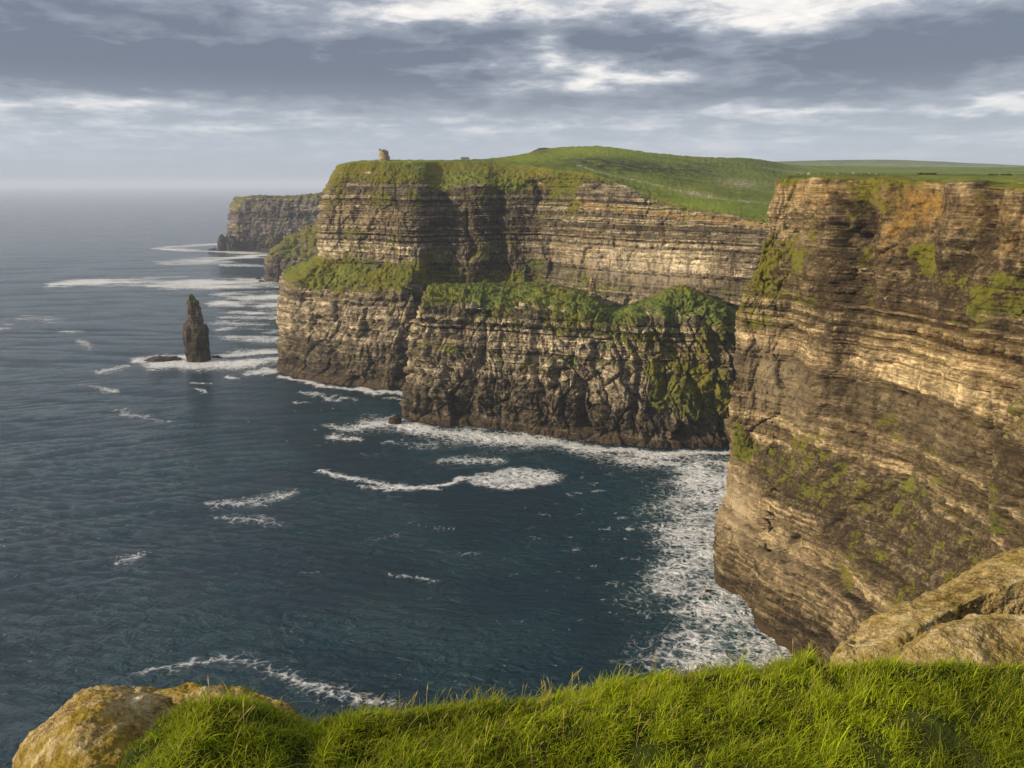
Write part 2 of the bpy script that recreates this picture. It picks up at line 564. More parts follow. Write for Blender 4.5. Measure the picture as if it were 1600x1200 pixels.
def cliff_mat(name, tint=(1, 1, 1), cool=0.0, scale=1.0, foot_h=52.0):
    m, N = new_mat(name)
    p = N.pos()
    x, y, z = N.xyz(p)
    wob = N.noise(p, 0.035, 3, 0.5)
    zz = N.m('ADD', z, N.m('MULTIPLY', wob, 7.0))
    bands = N.noise(N.comb(N.m('MULTIPLY', x, 0.012), N.m('MULTIPLY', y, 0.012), N.m('MULTIPLY', zz, 0.16)), 1.0, 7, 0.66)
    thin = N.noise(N.comb(N.m('MULTIPLY', x, 0.03), N.m('MULTIPLY', y, 0.03), N.m('MULTIPLY', zz, 0.75)), 1.0, 5, 0.6)
    mott = N.noise(p, 0.16 / scale, 9, 0.68)
    fine = N.noise(p, 0.9 / scale, 6, 0.66)
    streak = N.noise(N.vm('MULTIPLY', p, (0.12, 0.12, 0.014)), 1.0, 6, 0.6)
    v = N.m('ADD', N.m('ADD', N.m('MULTIPLY', bands, 0.34), N.m('MULTIPLY', thin, 0.20)),
            N.m('ADD', N.m('MULTIPLY', mott, 0.26), N.m('MULTIPLY', fine, 0.20)))
    rock = N.ramp(v, [(0.39, (0.040, 0.032, 0.024)), (0.445, (0.11, 0.088, 0.060)), (0.50, (0.25, 0.205, 0.138)),
                      (0.55, (0.42, 0.355, 0.245)), (0.64, (0.62, 0.54, 0.40))])
    chips = N.n('ShaderNodeTexVoronoi')
    N.link(N.vm('MULTIPLY', p, (0.55 / scale, 0.55 / scale, 1.25 / scale)), chips.inputs['Vector'])
    chips.inputs['Scale'].default_value = 1.0
    ch = N.xyz(chips.outputs['Color'])[0]
    chips2 = N.n('ShaderNodeTexVoronoi')
    N.link(N.vm('MULTIPLY', p, (0.20 / scale, 0.20 / scale, 0.55 / scale)), chips2.inputs['Vector'])
    chips2.inputs['Scale'].default_value = 1.0
    ch = N.m('ADD', N.m('MULTIPLY', ch, 0.6), N.m('MULTIPLY', N.xyz(chips2.outputs['Color'])[0], 0.4))
    lam = N.noise(N.vm('MULTIPLY', p, (0.06 / scale, 0.06 / scale, 2.0 / scale)), 1.0, 4, 0.6)
    lam = N.m('ADD', 0.58, N.m('MULTIPLY', N.sm(lam, 0.38, 0.60), 0.62))
    bd = N.m('MULTIPLY', N.m('ADD', N.m('MULTIPLY', N.attr('bed'), 1.62), 0.08), N.m('MULTIPLY', lam, N.m('ADD', 0.42, N.m('MULTIPLY', ch, 1.35))))
    rock = N.mix(1.0, rock, N.comb(bd, bd, bd), 'MULTIPLY', False)
    rock = N.mix(N.m('MULTIPLY', N.sm(streak, 0.52, 0.70), 0.6), rock, (0.075, 0.060, 0.043))
    rock = N.mix(N.m('MULTIPLY', N.attr('pale'), N.sm(mott, 0.30, 0.50)), rock, N.mix(fine, (0.40, 0.34, 0.26), (0.66, 0.58, 0.47)))
    # ochre beds and stains
    och = N.m('MULTIPLY', N.attr('ochre'), N.sm(N.m('ADD', N.m('MULTIPLY', mott, 0.6), N.m('MULTIPLY', fine, 0.4)), 0.38, 0.56))
    rock = N.mix(och, rock, N.mix(fine, (0.20, 0.12, 0.03), (0.58, 0.37, 0.11)))
    drk = N.m('MULTIPLY', N.attr('dark'), N.sm(N.m('ADD', N.m('MULTIPLY', mott, 0.5), N.m('MULTIPLY', fine, 0.5)), 0.72, 0.44))  # dark brown earth; on the near cliff also carries painted shade
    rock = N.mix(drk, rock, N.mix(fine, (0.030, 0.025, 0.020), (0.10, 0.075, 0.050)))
    # wet and weed-covered foot
    foot = N.m('ADD', z, N.m('MULTIPLY', N.m('SUBTRACT', mott, 0.5), 26.0))
    rock = N.mix(N.m('MULTIPLY', N.sm(foot, foot_h, foot_h * .27), 0.95), rock, N.mix(1.0, rock, (0.30, 0.29, 0.28), 'MULTIPLY'))
    rock = N.mix(N.m('MULTIPLY', N.sm(N.m('ADD', z, N.m('MULTIPLY', fine, 5.0)), 9.5, 5.0), 0.85), rock, N.mix(fine, (0.030, 0.022, 0.014), (0.13, 0.090, 0.052)))
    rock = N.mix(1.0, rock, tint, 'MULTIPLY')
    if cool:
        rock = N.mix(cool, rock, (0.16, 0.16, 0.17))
    g = grass_color(N, p)
    g = N.mix(N.m('MULTIPLY', N.sm(N.noise(p, 0.30, 5, 0.65), 0.48, 0.60), 0.65), g, (0.020, 0.026, 0.010))
    g = N.mix(N.m('MULTIPLY', N.sm(N.noise(p, 0.19, 5, 0.65), 0.55, 0.66), 0.6), g, (0.13, 0.105, 0.045))
    ga = N.m('ADD', N.attr('grass'), N.m('MULTIPLY', N.m('SUBTRACT', mott, 0.5), 0.9))
    moss = N.mix(N.m('MULTIPLY', N.attr('moss'), 1.0), g, N.mix(fine, (0.10, 0.085, 0.012), (0.19, 0.18, 0.022)))
    gm = N.sm(N.m('ADD', ga, N.m('MULTIPLY', N.m('SUBTRACT', fine, 0.5), 0.9)), 0.34, 0.62)
    c = N.mix(gm, rock, moss)
    h = N.m('ADD', N.m('MULTIPLY', fine, 0.9), N.m('ADD', N.m('MULTIPLY', N.noise(p, 3.2 / scale, 5, 0.65), 0.35), N.m('MULTIPLY', thin, 0.5)))
    nb = N.bump(N.m('ADD', h, N.m('MULTIPLY', ch, .5)), 0.9, 1.1 * scale)
    finish(N, c, 0.92, nb, 0.15)
    return m


def land_mat(name, far=False):
    m, N = new_mat(name)
    p = N.pos()
    c = grass_color(N, p)
    dark = N.noise(N.vm('MULTIPLY', p, (1, 1, 2)), 0.022, 6, 0.62)
    c = N.mix(N.m('MULTIPLY', N.sm(dark, 0.52, 0.66), 0.75), c, (0.030, 0.040, 0.014))
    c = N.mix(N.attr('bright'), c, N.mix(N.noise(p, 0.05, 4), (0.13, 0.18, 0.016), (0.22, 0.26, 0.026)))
    c = N.mix(N.m('MULTIPLY', N.attr('scrub'), N.sm(N.noise(p, 0.09, 5, 0.65), 0.40, 0.55)), c, (0.033, 0.034, 0.016))
    c = N.mix(N.m('MULTIPLY', N.attr('stone'), N.sm(N.noise(p, 0.35, 4, 0.6), 0.44, 0.56)), c, (0.40, 0.34, 0.25))
    hh = N.m('ADD', N.noise(p, 0.25, 6, 0.7), N.m('MULTIPLY', N.noise(p, 1.6, 4, 0.6), 0.35))
    finish(N, c, 0.95, N.bump(hh, 0.8, 2.0), 0.1)
    return m


def sea_mat():
    m, N = new_mat('sea_water')
    p = N.pos()
    q = N.vm('MULTIPLY', p, (0.55, 1.0, 1.0))
    r1 = N.noise(q, 0.17, 3, 0.55, 0.6)
    r1 = N.m('SUBTRACT', 1.0, N.m('ABSOLUTE', N.m('MULTIPLY', N.m('SUBTRACT', r1, 0.5), 4.0)))
    r2 = N.noise(q, 0.42, 5, 0.62, 0.5)
    r3 = N.noise(p, 0.012, 3, 0.5)
    h = N.m('ADD', N.m('MULTIPLY', r1, 0.62), N.m('ADD', N.m('MULTIPLY', r2, 0.9), N.m('MULTIPLY', N.noise(q, 1.3, 4, 0.6), 0.28)))
    nb = N.bump(h, 1.0, N.m('ADD', 1.5, N.m('MULTIPLY', N.sm(r3, 0.35, 0.65), 2.2)))
    f = N.attr('foam')
    tq = N.attr('churn')
    body = N.mix(N.sm(r3, 0.40, 0.62), (0.0012, 0.020, 0.034), (0.0028, 0.038, 0.056))
    body = N.mix(N.m('MULTIPLY', tq, 0.8), body, (0.05, 0.115, 0.115))
    # lacy foam: warped cell edges and fine noise against the foam density
    wv = N.n('ShaderNodeTexNoise')
    N.link(p, wv.inputs['Vector'])
    wv.inputs['Scale'].default_value = 0.14
    wv.inputs['Detail'].default_value = 4
    warp = N.vm('ADD', p, N.vm('SCALE', N.vm('SUBTRACT', wv.outputs['Color'], (0.5, 0.5, 0.5)), 9.0))
    flat = N.vm('MULTIPLY', warp, (1, 1, 0))
    e1 = N.voro(flat, 0.16, 'DISTANCE_TO_EDGE')
    e2 = N.voro(flat, 0.42, 'DISTANCE_TO_EDGE')
    lace = N.m('MAXIMUM', N.sm(e1, 0.34, 0.0), N.m('MULTIPLY', N.sm(e2, 0.32, 0.0), 0.85))
    fn = N.noise(flat, 0.5, 7, 0.7)
    fl = N.noise(N.vm('MULTIPLY', p, (0.45, 1, 0)), 0.06, 5, 0.65)
    fn = N.sm(fn, 0.30, 0.70)
    fl = N.sm(fl, 0.30, 0.70)
    tex = N.m('ADD', N.m('MULTIPLY', N.m('SUBTRACT', 1.0, lace), 0.60), N.m('ADD', N.m('MULTIPLY', fn, 0.34), N.m('MULTIPLY', fl, 0.24)))
    far_ = N.sm(N.xyz(p)[1], 700.0, 1100.0)
    brk = N.sm(N.noise(N.vm('MULTIPLY', p, (0.008, 0.022, 0)), 1.0, 6, 0.68), 0.34, 0.66)
    tex = N.m('ADD', tex, N.m('MULTIPLY', far_, N.m('SUBTRACT', N.m('MULTIPLY', brk, 0.75), 0.28)))
    edge_ = N.m('SUBTRACT', N.m('MULTIPLY', f, 0.92), tex)
    fm = N.mix(far_, N.m('MULTIPLY', N.sm(edge_, -0.22, 0.30), 0.92), N.m('MULTIPLY', N.sm(edge_, -0.40, 0.42), 0.9))
    fm = N.m('MULTIPLY', fm, N.sm(f, 0.02, 0.15))
    c = N.mix(fm, body, (0.74, 0.75, 0.76))
    rg = N.m('ADD', 0.10, N.m('MULTIPLY', fm, 0.7))
    b = finish(N, c, rg, nb, 0.5)
    b.inputs['IOR'].default_value = 1.333
    return m


M_CLIFF = cliff_mat('cliff_rock', (0.84, 0.83, 0.81))
M_CLIFF_NEAR = cliff_mat('cliff_rock_near', (0.74, 0.68, 0.555), foot_h=40.0)
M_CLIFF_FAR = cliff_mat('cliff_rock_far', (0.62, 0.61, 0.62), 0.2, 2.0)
M_LAND = land_mat('grassland')
M_SEA = sea_mat()


# ------------------------------------------------------------------ cliffs
def cliff(name, cols, nseg, nsub, amp, grass, mat, label, seed, paint=None, land_from=None, land_name='hillside',
          land_label=None, dip=(0, 0), lean=0.0, smooth=1, land_paint=None, flip=False, carve=None, tuft=0.9):
    P, L = loft(cols, nseg, nsub, smooth)
    n = grid_normals(P)
    if flip:
        n = -n
    Q, bed = rock_displace(P, L, n, amp, seed, dip, lean)
    if carve:
        nh = n * np.array([1, 1, 0.0])
        nh /= np.maximum(np.linalg.norm(nh, axis=-1, keepdims=True), 1e-6)
        cx_, cy_ = proj(Q)
        Q = Q + nh * carve(cx_, cy_, Q)[..., None]
    nq = grid_normals(Q)
    if flip:
        nq = -nq
    gl = np.interp(L, np.arange(len(grass)), grass)[:, None]
    x, y, z = Q[..., 0], Q[..., 1], Q[..., 2]
    gn = fbm(x / 30, y / 30, z / 22, 4, seed + 40, 0.6)
    g = np.clip(gl + 0.72 * gn + 0.85 * (np.clip(nq[..., 2], 0, 1) - 0.35) * sstep(z, 25, 50) * (0.35 + gl), 0, 1)
    at = {'grass': g, 'bed': bed, 'pale': np.zeros_like(g), 'ochre': np.zeros_like(g), 'dark': np.zeros_like(g), 'moss': np.clip(0.52 + 0.9 * fbm(x / 50, y / 50, z / 40, 3, seed + 60), 0, 1)}
    px, py = proj(P)
    if paint:
        paint(at, px, py, Q, L[:, None])
    for k in at:
        at[k] = np.clip(at[k], 0, 1)
    tus = np.abs(noise3(x / 4.5, y / 4.5, z / 3.5, seed + 80)) * 2 - .5 + .8 * noise3(x / 1.8, y / 1.8, z / 1.8, seed + 81)
    fade = np.interp(L, [0, land_from - .6, land_from - .1], [1, 1, .25])[:, None] if land_from else 1.0
    if land_from:
        fade = np.where(L[:, None] > land_from, 0, fade)
    Q = Q + nq * (tuft * sstep(at['grass'], .3, .7) * tus * fade)[..., None]
    nr, nc = Q.shape[:2]
    if land_from is not None:
        k = int(np.searchsorted(L, land_from))
        rock = Q[:k + 1]
        o = mesh_obj(name, rock, order(grid_faces(k + 1, nc), flip), mat, attrs={a: v[:k + 1].ravel() for a, v in at.items()})
        ld = Q[k:]
        la = {a: np.zeros(ld.shape[:2]) for a in ('bright', 'scrub', 'stone')}
        if land_paint:
            land_paint(la, px[k:], py[k:], ld)
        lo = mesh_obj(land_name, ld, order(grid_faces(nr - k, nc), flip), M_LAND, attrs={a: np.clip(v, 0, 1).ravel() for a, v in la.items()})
        tag(lo, land_label, None, None, 'structure')
    else:
        o = mesh_obj(name, Q, order(grid_faces(nr, nc), flip), mat, attrs={a: v.ravel() for a, v in at.items()})
    tag(o, label, None, None, 'structure')
    return o, P, Q


def order(f, flip):
    return f[:, ::-1] if flip else f


def ell(px, py, cx, cy, rx, ry, tilt=0.0):
    dx, dy = px - cx, py - cy
    dy = dy - tilt * dx
    return np.exp(-((dx / rx) ** 2 + (dy / ry) ** 2))


# ---- the middle headland: upper wall, grassy shelf, lower buttress on its left; then the land behind its edge
def MC(base, r1, r2, r3, r4, r5, r6, r7, r8):
    return [base, r1, r2, r3, r4, r5, r6, r7, r8]


def B(px, py):
    return W(px, py, z=-3.0)


mid_cols = [
    MC((-90, 1250, -3), (-70, 1250, 90), (-60, 1250, 110), (-55, 1250, 140), (-48, 1250, 170), (-40, 1250, 186), (-20, 1255, 190), (10, 1260, 190), (200, 1290, 170)),
    MC((-185, 960, -3), (-178, 960, 92), (-150, 955, 108), (-148, 955, 140), (-140, 955, 170), (-125, 950, 190), (-110, 948, 195), (-90, 946, 196), (60, 1120, 180)),
    MC(B(446, 588), W(461, 441, 806), W(506, 404, 812), W(508, 350, 812), W(516, 302, 815), W(538, 257, 825), W(545, 254, 836), W(555, 252.5, 855), (-60, 1020, 185)),
    MC(B(480, 598), W(520, 461, 785), W(540, 413, 800), W(545, 350, 800), W(552, 300, 803), W(572, 254, 822), W(575, 252, 836), W(580, 250.5, 862), (-50, 1020, 185)),
    MC(B(560, 609), W(590, 462, 760), W(600, 412, 785), W(604, 350, 785), W(610, 303, 790), W(620, 253, 822), W(622, 251, 838), W(624, 250, 865), (-40, 1025, 185)),
    MC(B(634, 613), W(646, 442, 748), W(650, 408, 772), W(653, 350, 778), W(655, 300, 788), W(662, 253, 828), W(664, 251, 845), W(666, 250, 870), (-20, 1030, 185)),
    MC(WX(672, 815, -3), W(678, 450, 788), W(678, 420, 792), W(678, 350, 795), W(680, 300, 802), W(690, 253, 842), W(692, 251.5, 862), W(696, 250, 890), (0, 1040, 185)),
    MC(WX(715, 790, -3), W(718, 450, 774), W(722, 430, 778), W(722, 350, 784), W(725, 292, 796), W(738, 253, 845), W(740, 251.5, 868), W(742, 249, 900), (20, 1060, 185)),
    MC(WX(785, 785, -3), W(788, 455, 782), W(790, 440, 788), W(792, 350, 794), W(795, 287, 802), W(800, 255, 842), W(803, 250, 870), W(806, 242.5, 980), (60, 1250, 190)),
    MC(WX(852, 770, -3), W(852, 460, 771), W(853, 440, 778), W(856, 350, 784), W(860, 276, 790), W(862, 263, 800), W(864, 252, 860), W(868, 230.5, 1120), (70, 1400, 195)),
    MC(WX(930, 735, -3), W(930, 465, 736), W(931, 450, 740), W(932, 360, 742), W(935, 286, 746), W(936, 275, 752), W(938, 258, 830), W(945, 228.5, 1180), (150, 1500, 190)),
    MC(WX(1010, 703, -3), W(1010, 470, 705), W(1011, 462, 708), W(1011, 380, 712), W(1014, 313, 716), W(1016, 304, 722), W(1015, 276, 790), W(1020, 238, 1230), (230, 1560, 185)),
    MC(WX(1080, 675, -3), W(1080, 480, 676), W(1080, 470, 678), W(1080, 390, 684), W(1082, 332, 690), W(1084, 324, 696), W(1082, 290, 775), W(1090, 244, 1300), (320, 1650, 180)),
    MC(WX(1165, 648, -3), W(1165, 490, 648), W(1165, 480, 650), W(1165, 410, 654), W(1166, 344, 658), W(1167, 337, 664), W(1165, 300, 775), W(1170, 246.5, 1400), (430, 1750, 170)),
    MC(WX(1250, 615, -3), W(1250, 500, 616), W(1250, 490, 618), W(1250, 420, 622), W(1250, 346, 628), W(1250, 340, 636), W(1250, 304, 775), W(1250, 257.5, 1700), (640, 2100, 165)),
    MC(WX(1350, 560, -3), W(1350, 520, 560), W(1350, 505, 562), W(1350, 430, 566), W(1350, 358, 572), W(1350, 350, 580), W(1350, 304, 760), W(1350, 259, 1900), (850, 2300, 165)),
    MC((262, 470, -3), (266, 472, 80), (268, 474, 85), (270, 478, 110), (272, 482, 148), (275, 488, 153), W(1500, 303, 720), W(1500, 260.5, 2000), (1150, 2400, 165)),
    MC((420, 460, -3), (421, 464, 80), (422, 466, 85), (423, 470, 110), (424, 474, 150), (426, 480, 155), W(1750, 303, 700), W(1700, 261.5, 2000), (1500, 2400, 165)),
    MC((800, 460, -3), (801, 464, 80), (802, 466, 85), (803, 470, 110), (804, 474, 150), (806, 480, 155), (850, 720, 168), (1900, 2000, 195), (2400, 2400, 165)),
]


def mid_paint(at, px, py, Q, L):
    nz = fbm(Q[..., 0] / 14, Q[..., 1] / 14, Q[..., 2] / 10, 4, 7, 0.6)
    at['grass'] += 0.10 * ell(px, py, 600, 300, 140, 38) - 0.38 * ell(px, py, 590, 285, 110, 18)
    at['grass'] += 0.55 * ell(px, py, 740, 275, 110, 25) + 0.5 * ell(px, py, 880, 300, 22, 60, 0) + 0.12 * ell(px, py, 780, 430, 90, 20) - .30 * ell(px, py, 735, 385, 70, 45)
    at['grass'] += 0.75 * ell(px, py, 550, 432, 90, 20) + 0.6 * ell(px, py, 485, 425, 40, 22)
    at['grass'] -= 0.6 * ell(px, py, 1020, 380, 150, 75, 0.12) + 0.35 * ell(px, py, 580, 375, 80, 30)
    at['grass'] -= 0.5 * ell(px, py, 580, 540, 150, 60)
    line = 270 + 0.0 * px
    bed = 318 + (px - 900) * 0.115
    at['ochre'] += 0.9 * np.exp(-((py - bed) / 3.6) ** 2) * sstep(px, 880, 920)
    at['pale'] += .5 * ell(px, py, 1000, 420, 110, 40, .12) + .35 * ell(px, py, 560, 345, 60, 30)
    at['ochre'] += 0.25 * ell(px, py, 1000, 400, 160, 60, .1) * (nz > 0)
    at['ochre'] += 0.4 * ell(px, py, 570, 340, 60, 30)
    at['moss'] += .5 * ell(px, py, 600, 290, 120, 40)
    at['grass'] -= .35 * ell(px, py, 620, 268, 90, 9) * (nz > .05)
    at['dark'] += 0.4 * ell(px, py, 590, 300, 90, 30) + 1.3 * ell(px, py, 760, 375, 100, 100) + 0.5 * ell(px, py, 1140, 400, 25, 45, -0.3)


def mid_land(la, px, py, Q):
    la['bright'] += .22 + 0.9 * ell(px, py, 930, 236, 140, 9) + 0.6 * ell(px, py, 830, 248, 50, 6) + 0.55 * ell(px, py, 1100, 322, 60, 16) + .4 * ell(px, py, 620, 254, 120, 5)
    la['scrub'] += 1.5 * ell(px, py, 965, 258, 80, 9, 0.10) + 0.8 * ell(px, py, 1090, 268, 60, 14) + 0.5 * ell(px, py, 1150, 300, 50, 12) + 0.8 * ell(px, py, 850, 236, 14, 4)
    path = np.interp(px, [905, 930, 980, 1020, 1055, 1085, 1110, 1160, 1215], [258, 268, 279, 287, 297, 302, 309, 314, 321])
    la['stone'] += 0.85 * np.exp(-((py - path) / 1.3) ** 2) * (px > 900)
    la['stone'] += 1.0 * ell(px, py, 1088, 303, 24, 4, 0.12)
    la['stone'] += 0.9 * ell(px, py, 1160, 287, 32, 6, 0.1) + .5 * np.exp(-((py - (262 + (px - 1190) * .12)) / 1.2) ** 2) * (px > 1190)


#            base r1   r2   r3   r4   r5   r6  r7  r8
def mid_carve(px, py, Q):
    wv = 12 * noise3(Q[..., 0] / 22, Q[..., 1] / 22, Q[..., 2] / 18, 177) + 2 * noise3(Q[..., 0] / 6, Q[..., 1] / 6, Q[..., 2] / 6, 178)
    x = px + wv
    k = (Q[..., 1] > 700) * (Q[..., 2] > 60)
    d = -7 * np.exp(-((x - 694) / 6) ** 2) * sstep(py, 285, 320) * sstep(py, 480, 440)
    d -= 6 * np.exp(-((x - 783 - .05 * (py - 350)) / 6) ** 2) * sstep(py, 285, 320) * sstep(py, 450, 410)
    d -= 6 * np.exp(-((x - 735) / 5) ** 2) * sstep(py, 320, 340) * sstep(py, 420, 400)
    d -= 5 * np.exp(-((x - 838) / 6) ** 2) * sstep(py, 270, 285) * sstep(py, 330, 310)
    d += 1.2 * np.sin(x / 9.0) * sstep(px, 670, 700) * sstep(px, 870, 830) * sstep(py, 270, 300)
    d -= 5 * np.exp(-((x - 1133 + .35 * (py - 400)) / 7) ** 2) * sstep(py, 370, 390) * sstep(py, 470, 440)
    return d * k


mid_amp = {'big': [2, 2, 3, 4, 3, .5, 0, 0, 0], 'gully': [4.5, 4, 2.2, 2.2, 2.0, .6, 0, 0, 0], 'facet': [3.2, 2.6, 1.2, 1.2, 1.0, .2, 0, 0, 0], 'strata': [.12, .7, 1.6, 1.8, 1.4, .2, 0, 0, 0],
           'rough': [1.3, 1.2, 1.0, 1.0, 1.1, .5, 0, 0, 0], 'veg': [0, 1.0, .6, .2, .7, .6, .7, 1.0, 3]}
mid_grass = [-.4, .15, .55, .10, .28, .85, 1, 1, 1]
mid_seg = [14, 26, 60, 80, 85, 40, 45, 75, 75, 85, 90, 80, 80, 50, 20, 14, 10, 10]
_, MID_P, MID_Q = cliff('cliff', mid_cols, mid_seg, [90, 40, 70, 70, 46, 16, 40, 8], mid_amp, mid_grass, M_CLIFF,
      'layered cliff wall with a grassy ledge, under the small stone tower', 100, mid_paint, land_from=5.0,
      land_name='hillside', land_label='rolling green hillside above the layered cliff wall', land_paint=mid_land, carve=mid_carve)

# ---- the lower buttress in front of the wall, with its grassy shelf
def lower(base, mid, edge, shelf, back):
    return [base, mid, edge, shelf, back]


low_cols = [
    lower((-66, 800, -3), (-65, 800, 45), (-62, 800, 66), (-58, 810, 72), (-50, 850, 76)),
    lower((-74, 712, -3), (-73, 714, 45), (-70, 716, 72), (-64, 735, 80), (-56, 850, 84)),
    lower(B(641, 658), W(648, 560, 650), W(659, 480, 656), W(668, 449, 690), W(690, 441, 848)),
    lower(B(668, 665), W(672, 570, 636), W(678, 478, 648), W(684, 447, 690), W(705, 441, 842)),
    lower(B(720, 670), W(722, 580, 624), W(726, 478, 636), W(728, 446, 690), W(740, 441, 835)),
    lower(B(800, 677), W(800, 585, 612), W(800, 488, 626), W(800, 452, 690), W(800, 440, 815)),
    lower(B(860, 685), W(860, 595, 598), W(858, 496, 612), W(856, 452, 680), W(856, 443, 790)),
    lower(B(915, 692), W(915, 600, 590), W(912, 498, 606), W(915, 461, 665), W(915, 455, 765)),
    lower(B(965, 698), W(965, 605, 580), W(962, 506, 594), W(960, 486, 640), W(960, 478, 745)),
    lower(B(1010, 702), W(1010, 610, 575), W(1010, 503, 590), W(1012, 470, 630), W(1012, 465, 725)),
    lower(B(1060, 705), W(1060, 612, 570), W(1060, 502, 586), W(1060, 450, 625), W(1060, 448, 700)),
    lower(B(1105, 704), W(1106, 612, 570), W(1108, 510, 584), W(1108, 466, 615), W(1108, 462, 685)),
    lower(B(1145, 702), W(1148, 612, 572), W(1150, 522, 584), W(1152, 488, 605), W(1152, 484, 670)),
    lower(WX(1230, 570, -3), WX(1230, 572, 40), WX(1232, 580, 72), WX(1235, 595, 84), WX(1235, 640, 86)),
    lower((240, 575, -3), (241, 577, 40), (242, 582, 70), (244, 592, 80), (246, 640, 82)),
]


def low_paint(at, px, py, Q, L):
    at['grass'] += 0.55 * ell(px, py, 1085, 480, 60, 22) + 0.5 * ell(px, py, 930, 478, 60, 16) + .45 * ell(px, py, 790, 462, 110, 14)
    at['grass'] += 0.35 * ell(px, py, 1060, 590, 90, 70) + 0.85 * ell(px, py, 1115, 620, 55, 40) + 0.5 * ell(px, py, 1030, 620, 14, 30) + .4 * ell(px, py, 1000, 530, 70, 14) + 0.35 * ell(px, py, 1120, 530, 40, 14)
    at['grass'] += 0.3 * ell(px, py, 880, 515, 120, 14)
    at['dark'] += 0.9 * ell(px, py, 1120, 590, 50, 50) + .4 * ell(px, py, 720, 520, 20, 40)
    at['moss'] += 0.5 * ell(px, py, 1100, 620, 70, 50)
    at['moss'] -= 0.6 * ell(px, py, 1085, 480, 90, 25) + .4 * ell(px, py, 850, 465, 150, 20)


low_amp = {'big': [2.2, 3.0, 2.5, .5, 0], 'gully': [5, 7, 5.5, 1.5, 0], 'facet': [4.0, 4.6, 3.4, .6, 0], 'strata': [.10, .22, 1.6, .3, 0],
           'rough': [1.6, 1.7, 1.2, .5, 0], 'veg': [0, 0, 1.0, 2.2, 1.0]}
_, LOW_P, LOW_Q = cliff('cliff', low_cols, [20, 55, 35, 55, 85, 65, 60, 55, 50, 55, 50, 45, 25, 8], [120, 120, 90, 40], low_amp,
      [-.4, -.12, .20, .9, .95], M_CLIFF, 'fluted lower buttress with a dark green grassy shelf, rising from surf', 200, low_paint, lean=0.12)

# ---- the near cliff on the right
def RC(base, le, ub, mid, u2, u1, top, i1, i2, i3):
    return [base, le, ub, mid, u2, u1, top, i1, i2, i3]


def rcol(y, xt, zt, le_z, ub_z=76, off=(26, 24, 8, 4, 2, 0.5), dy=(-7, -6, -3, -2, -1, 0), inl=(0.90, 0.44)):
    z = (-3, le_z, ub_z, 128, 145, 163)
    pts = [(xt - off[k], y + dy[k], z[k]) for k in range(6)]
    top = (xt, y, zt)
    i1 = (xt + 30 * inl[0], y + 30 * inl[1], zt + 1.2)
    i2 = (xt + 170 * inl[0], y + 170 * inl[1], max(zt + 2.0, 182.5))
    i3 = (xt + 650 * inl[0], y + 650 * inl[1], 150)
    return RC(*pts, top, i1, i2, i3)


near_cols = [
    RC((420, 440, -3), (421, 439, 40), (422, 438, 70), (423, 436, 120), (424, 434, 140), (425, 432, 158), (426, 428, 172), (430, 420, 175), (480, 400, 178), (700, 420, 150)),
    RC((270, 438, -3), (270, 437, 40), (271, 436, 70), (272, 434, 120), (273, 432, 140), (274, 430, 158), (275, 426, 176), (282, 420, 178), (340, 410, 180), (640, 500, 150)),
    RC((165, 420, -3), (166, 419, 40), (168, 417, 70), (170, 415, 120), (176, 413, 140), (180, 411, 160), (182, 408, 181), (192, 403, 182), (290, 420, 183), (600, 560, 150)),
    RC((112, 385, -3), (113, 386, 50), (115, 388, 75), (118, 390, 125), (126, 390, 142), (131, 390, 160), (134, 388, 182), (146, 388, 183), (250, 430, 184), (580, 600, 150)),
    RC(B(1118, 921), W(1134, 790, 361), W(1145, 680, 365), W(1153, 482, 366), W(1180, 430, 369), W(1203, 340, 372), W(1211, 281, 373), W(1222, 277, 384), W(1260, 269.5, 470), (540, 640, 150)),
    RC(B(1160, 962), W(1190, 770, 336), W(1208, 700, 351), W(1222, 510, 354), W(1232, 440, 356), W(1244, 345, 358), W(1252, 277.5, 360), W(1262, 274, 375), W(1300, 272, 470), (560, 620, 150)),
    rcol(330, 126, 182.0, 57, 76),
    rcol(298, 141, 180.6, 52, 76),
    rcol(270, 149, 179.4, 45, 76),
    rcol(246, 155, 178.2, 42, 76),
    rcol(228, 150, 177.3, 40, 76),
    rcol(212, 152, 176.6, 38, 76),
    rcol(190, 152, 176.0, 38, 76),
    rcol(150, 158, 175.5, 38, 76),
    rcol(90, 150, 175.5, 38, 76, inl=(1, 0)),
    rcol(40, 120, 176.0, 38, 76, inl=(1, -.2)),
]


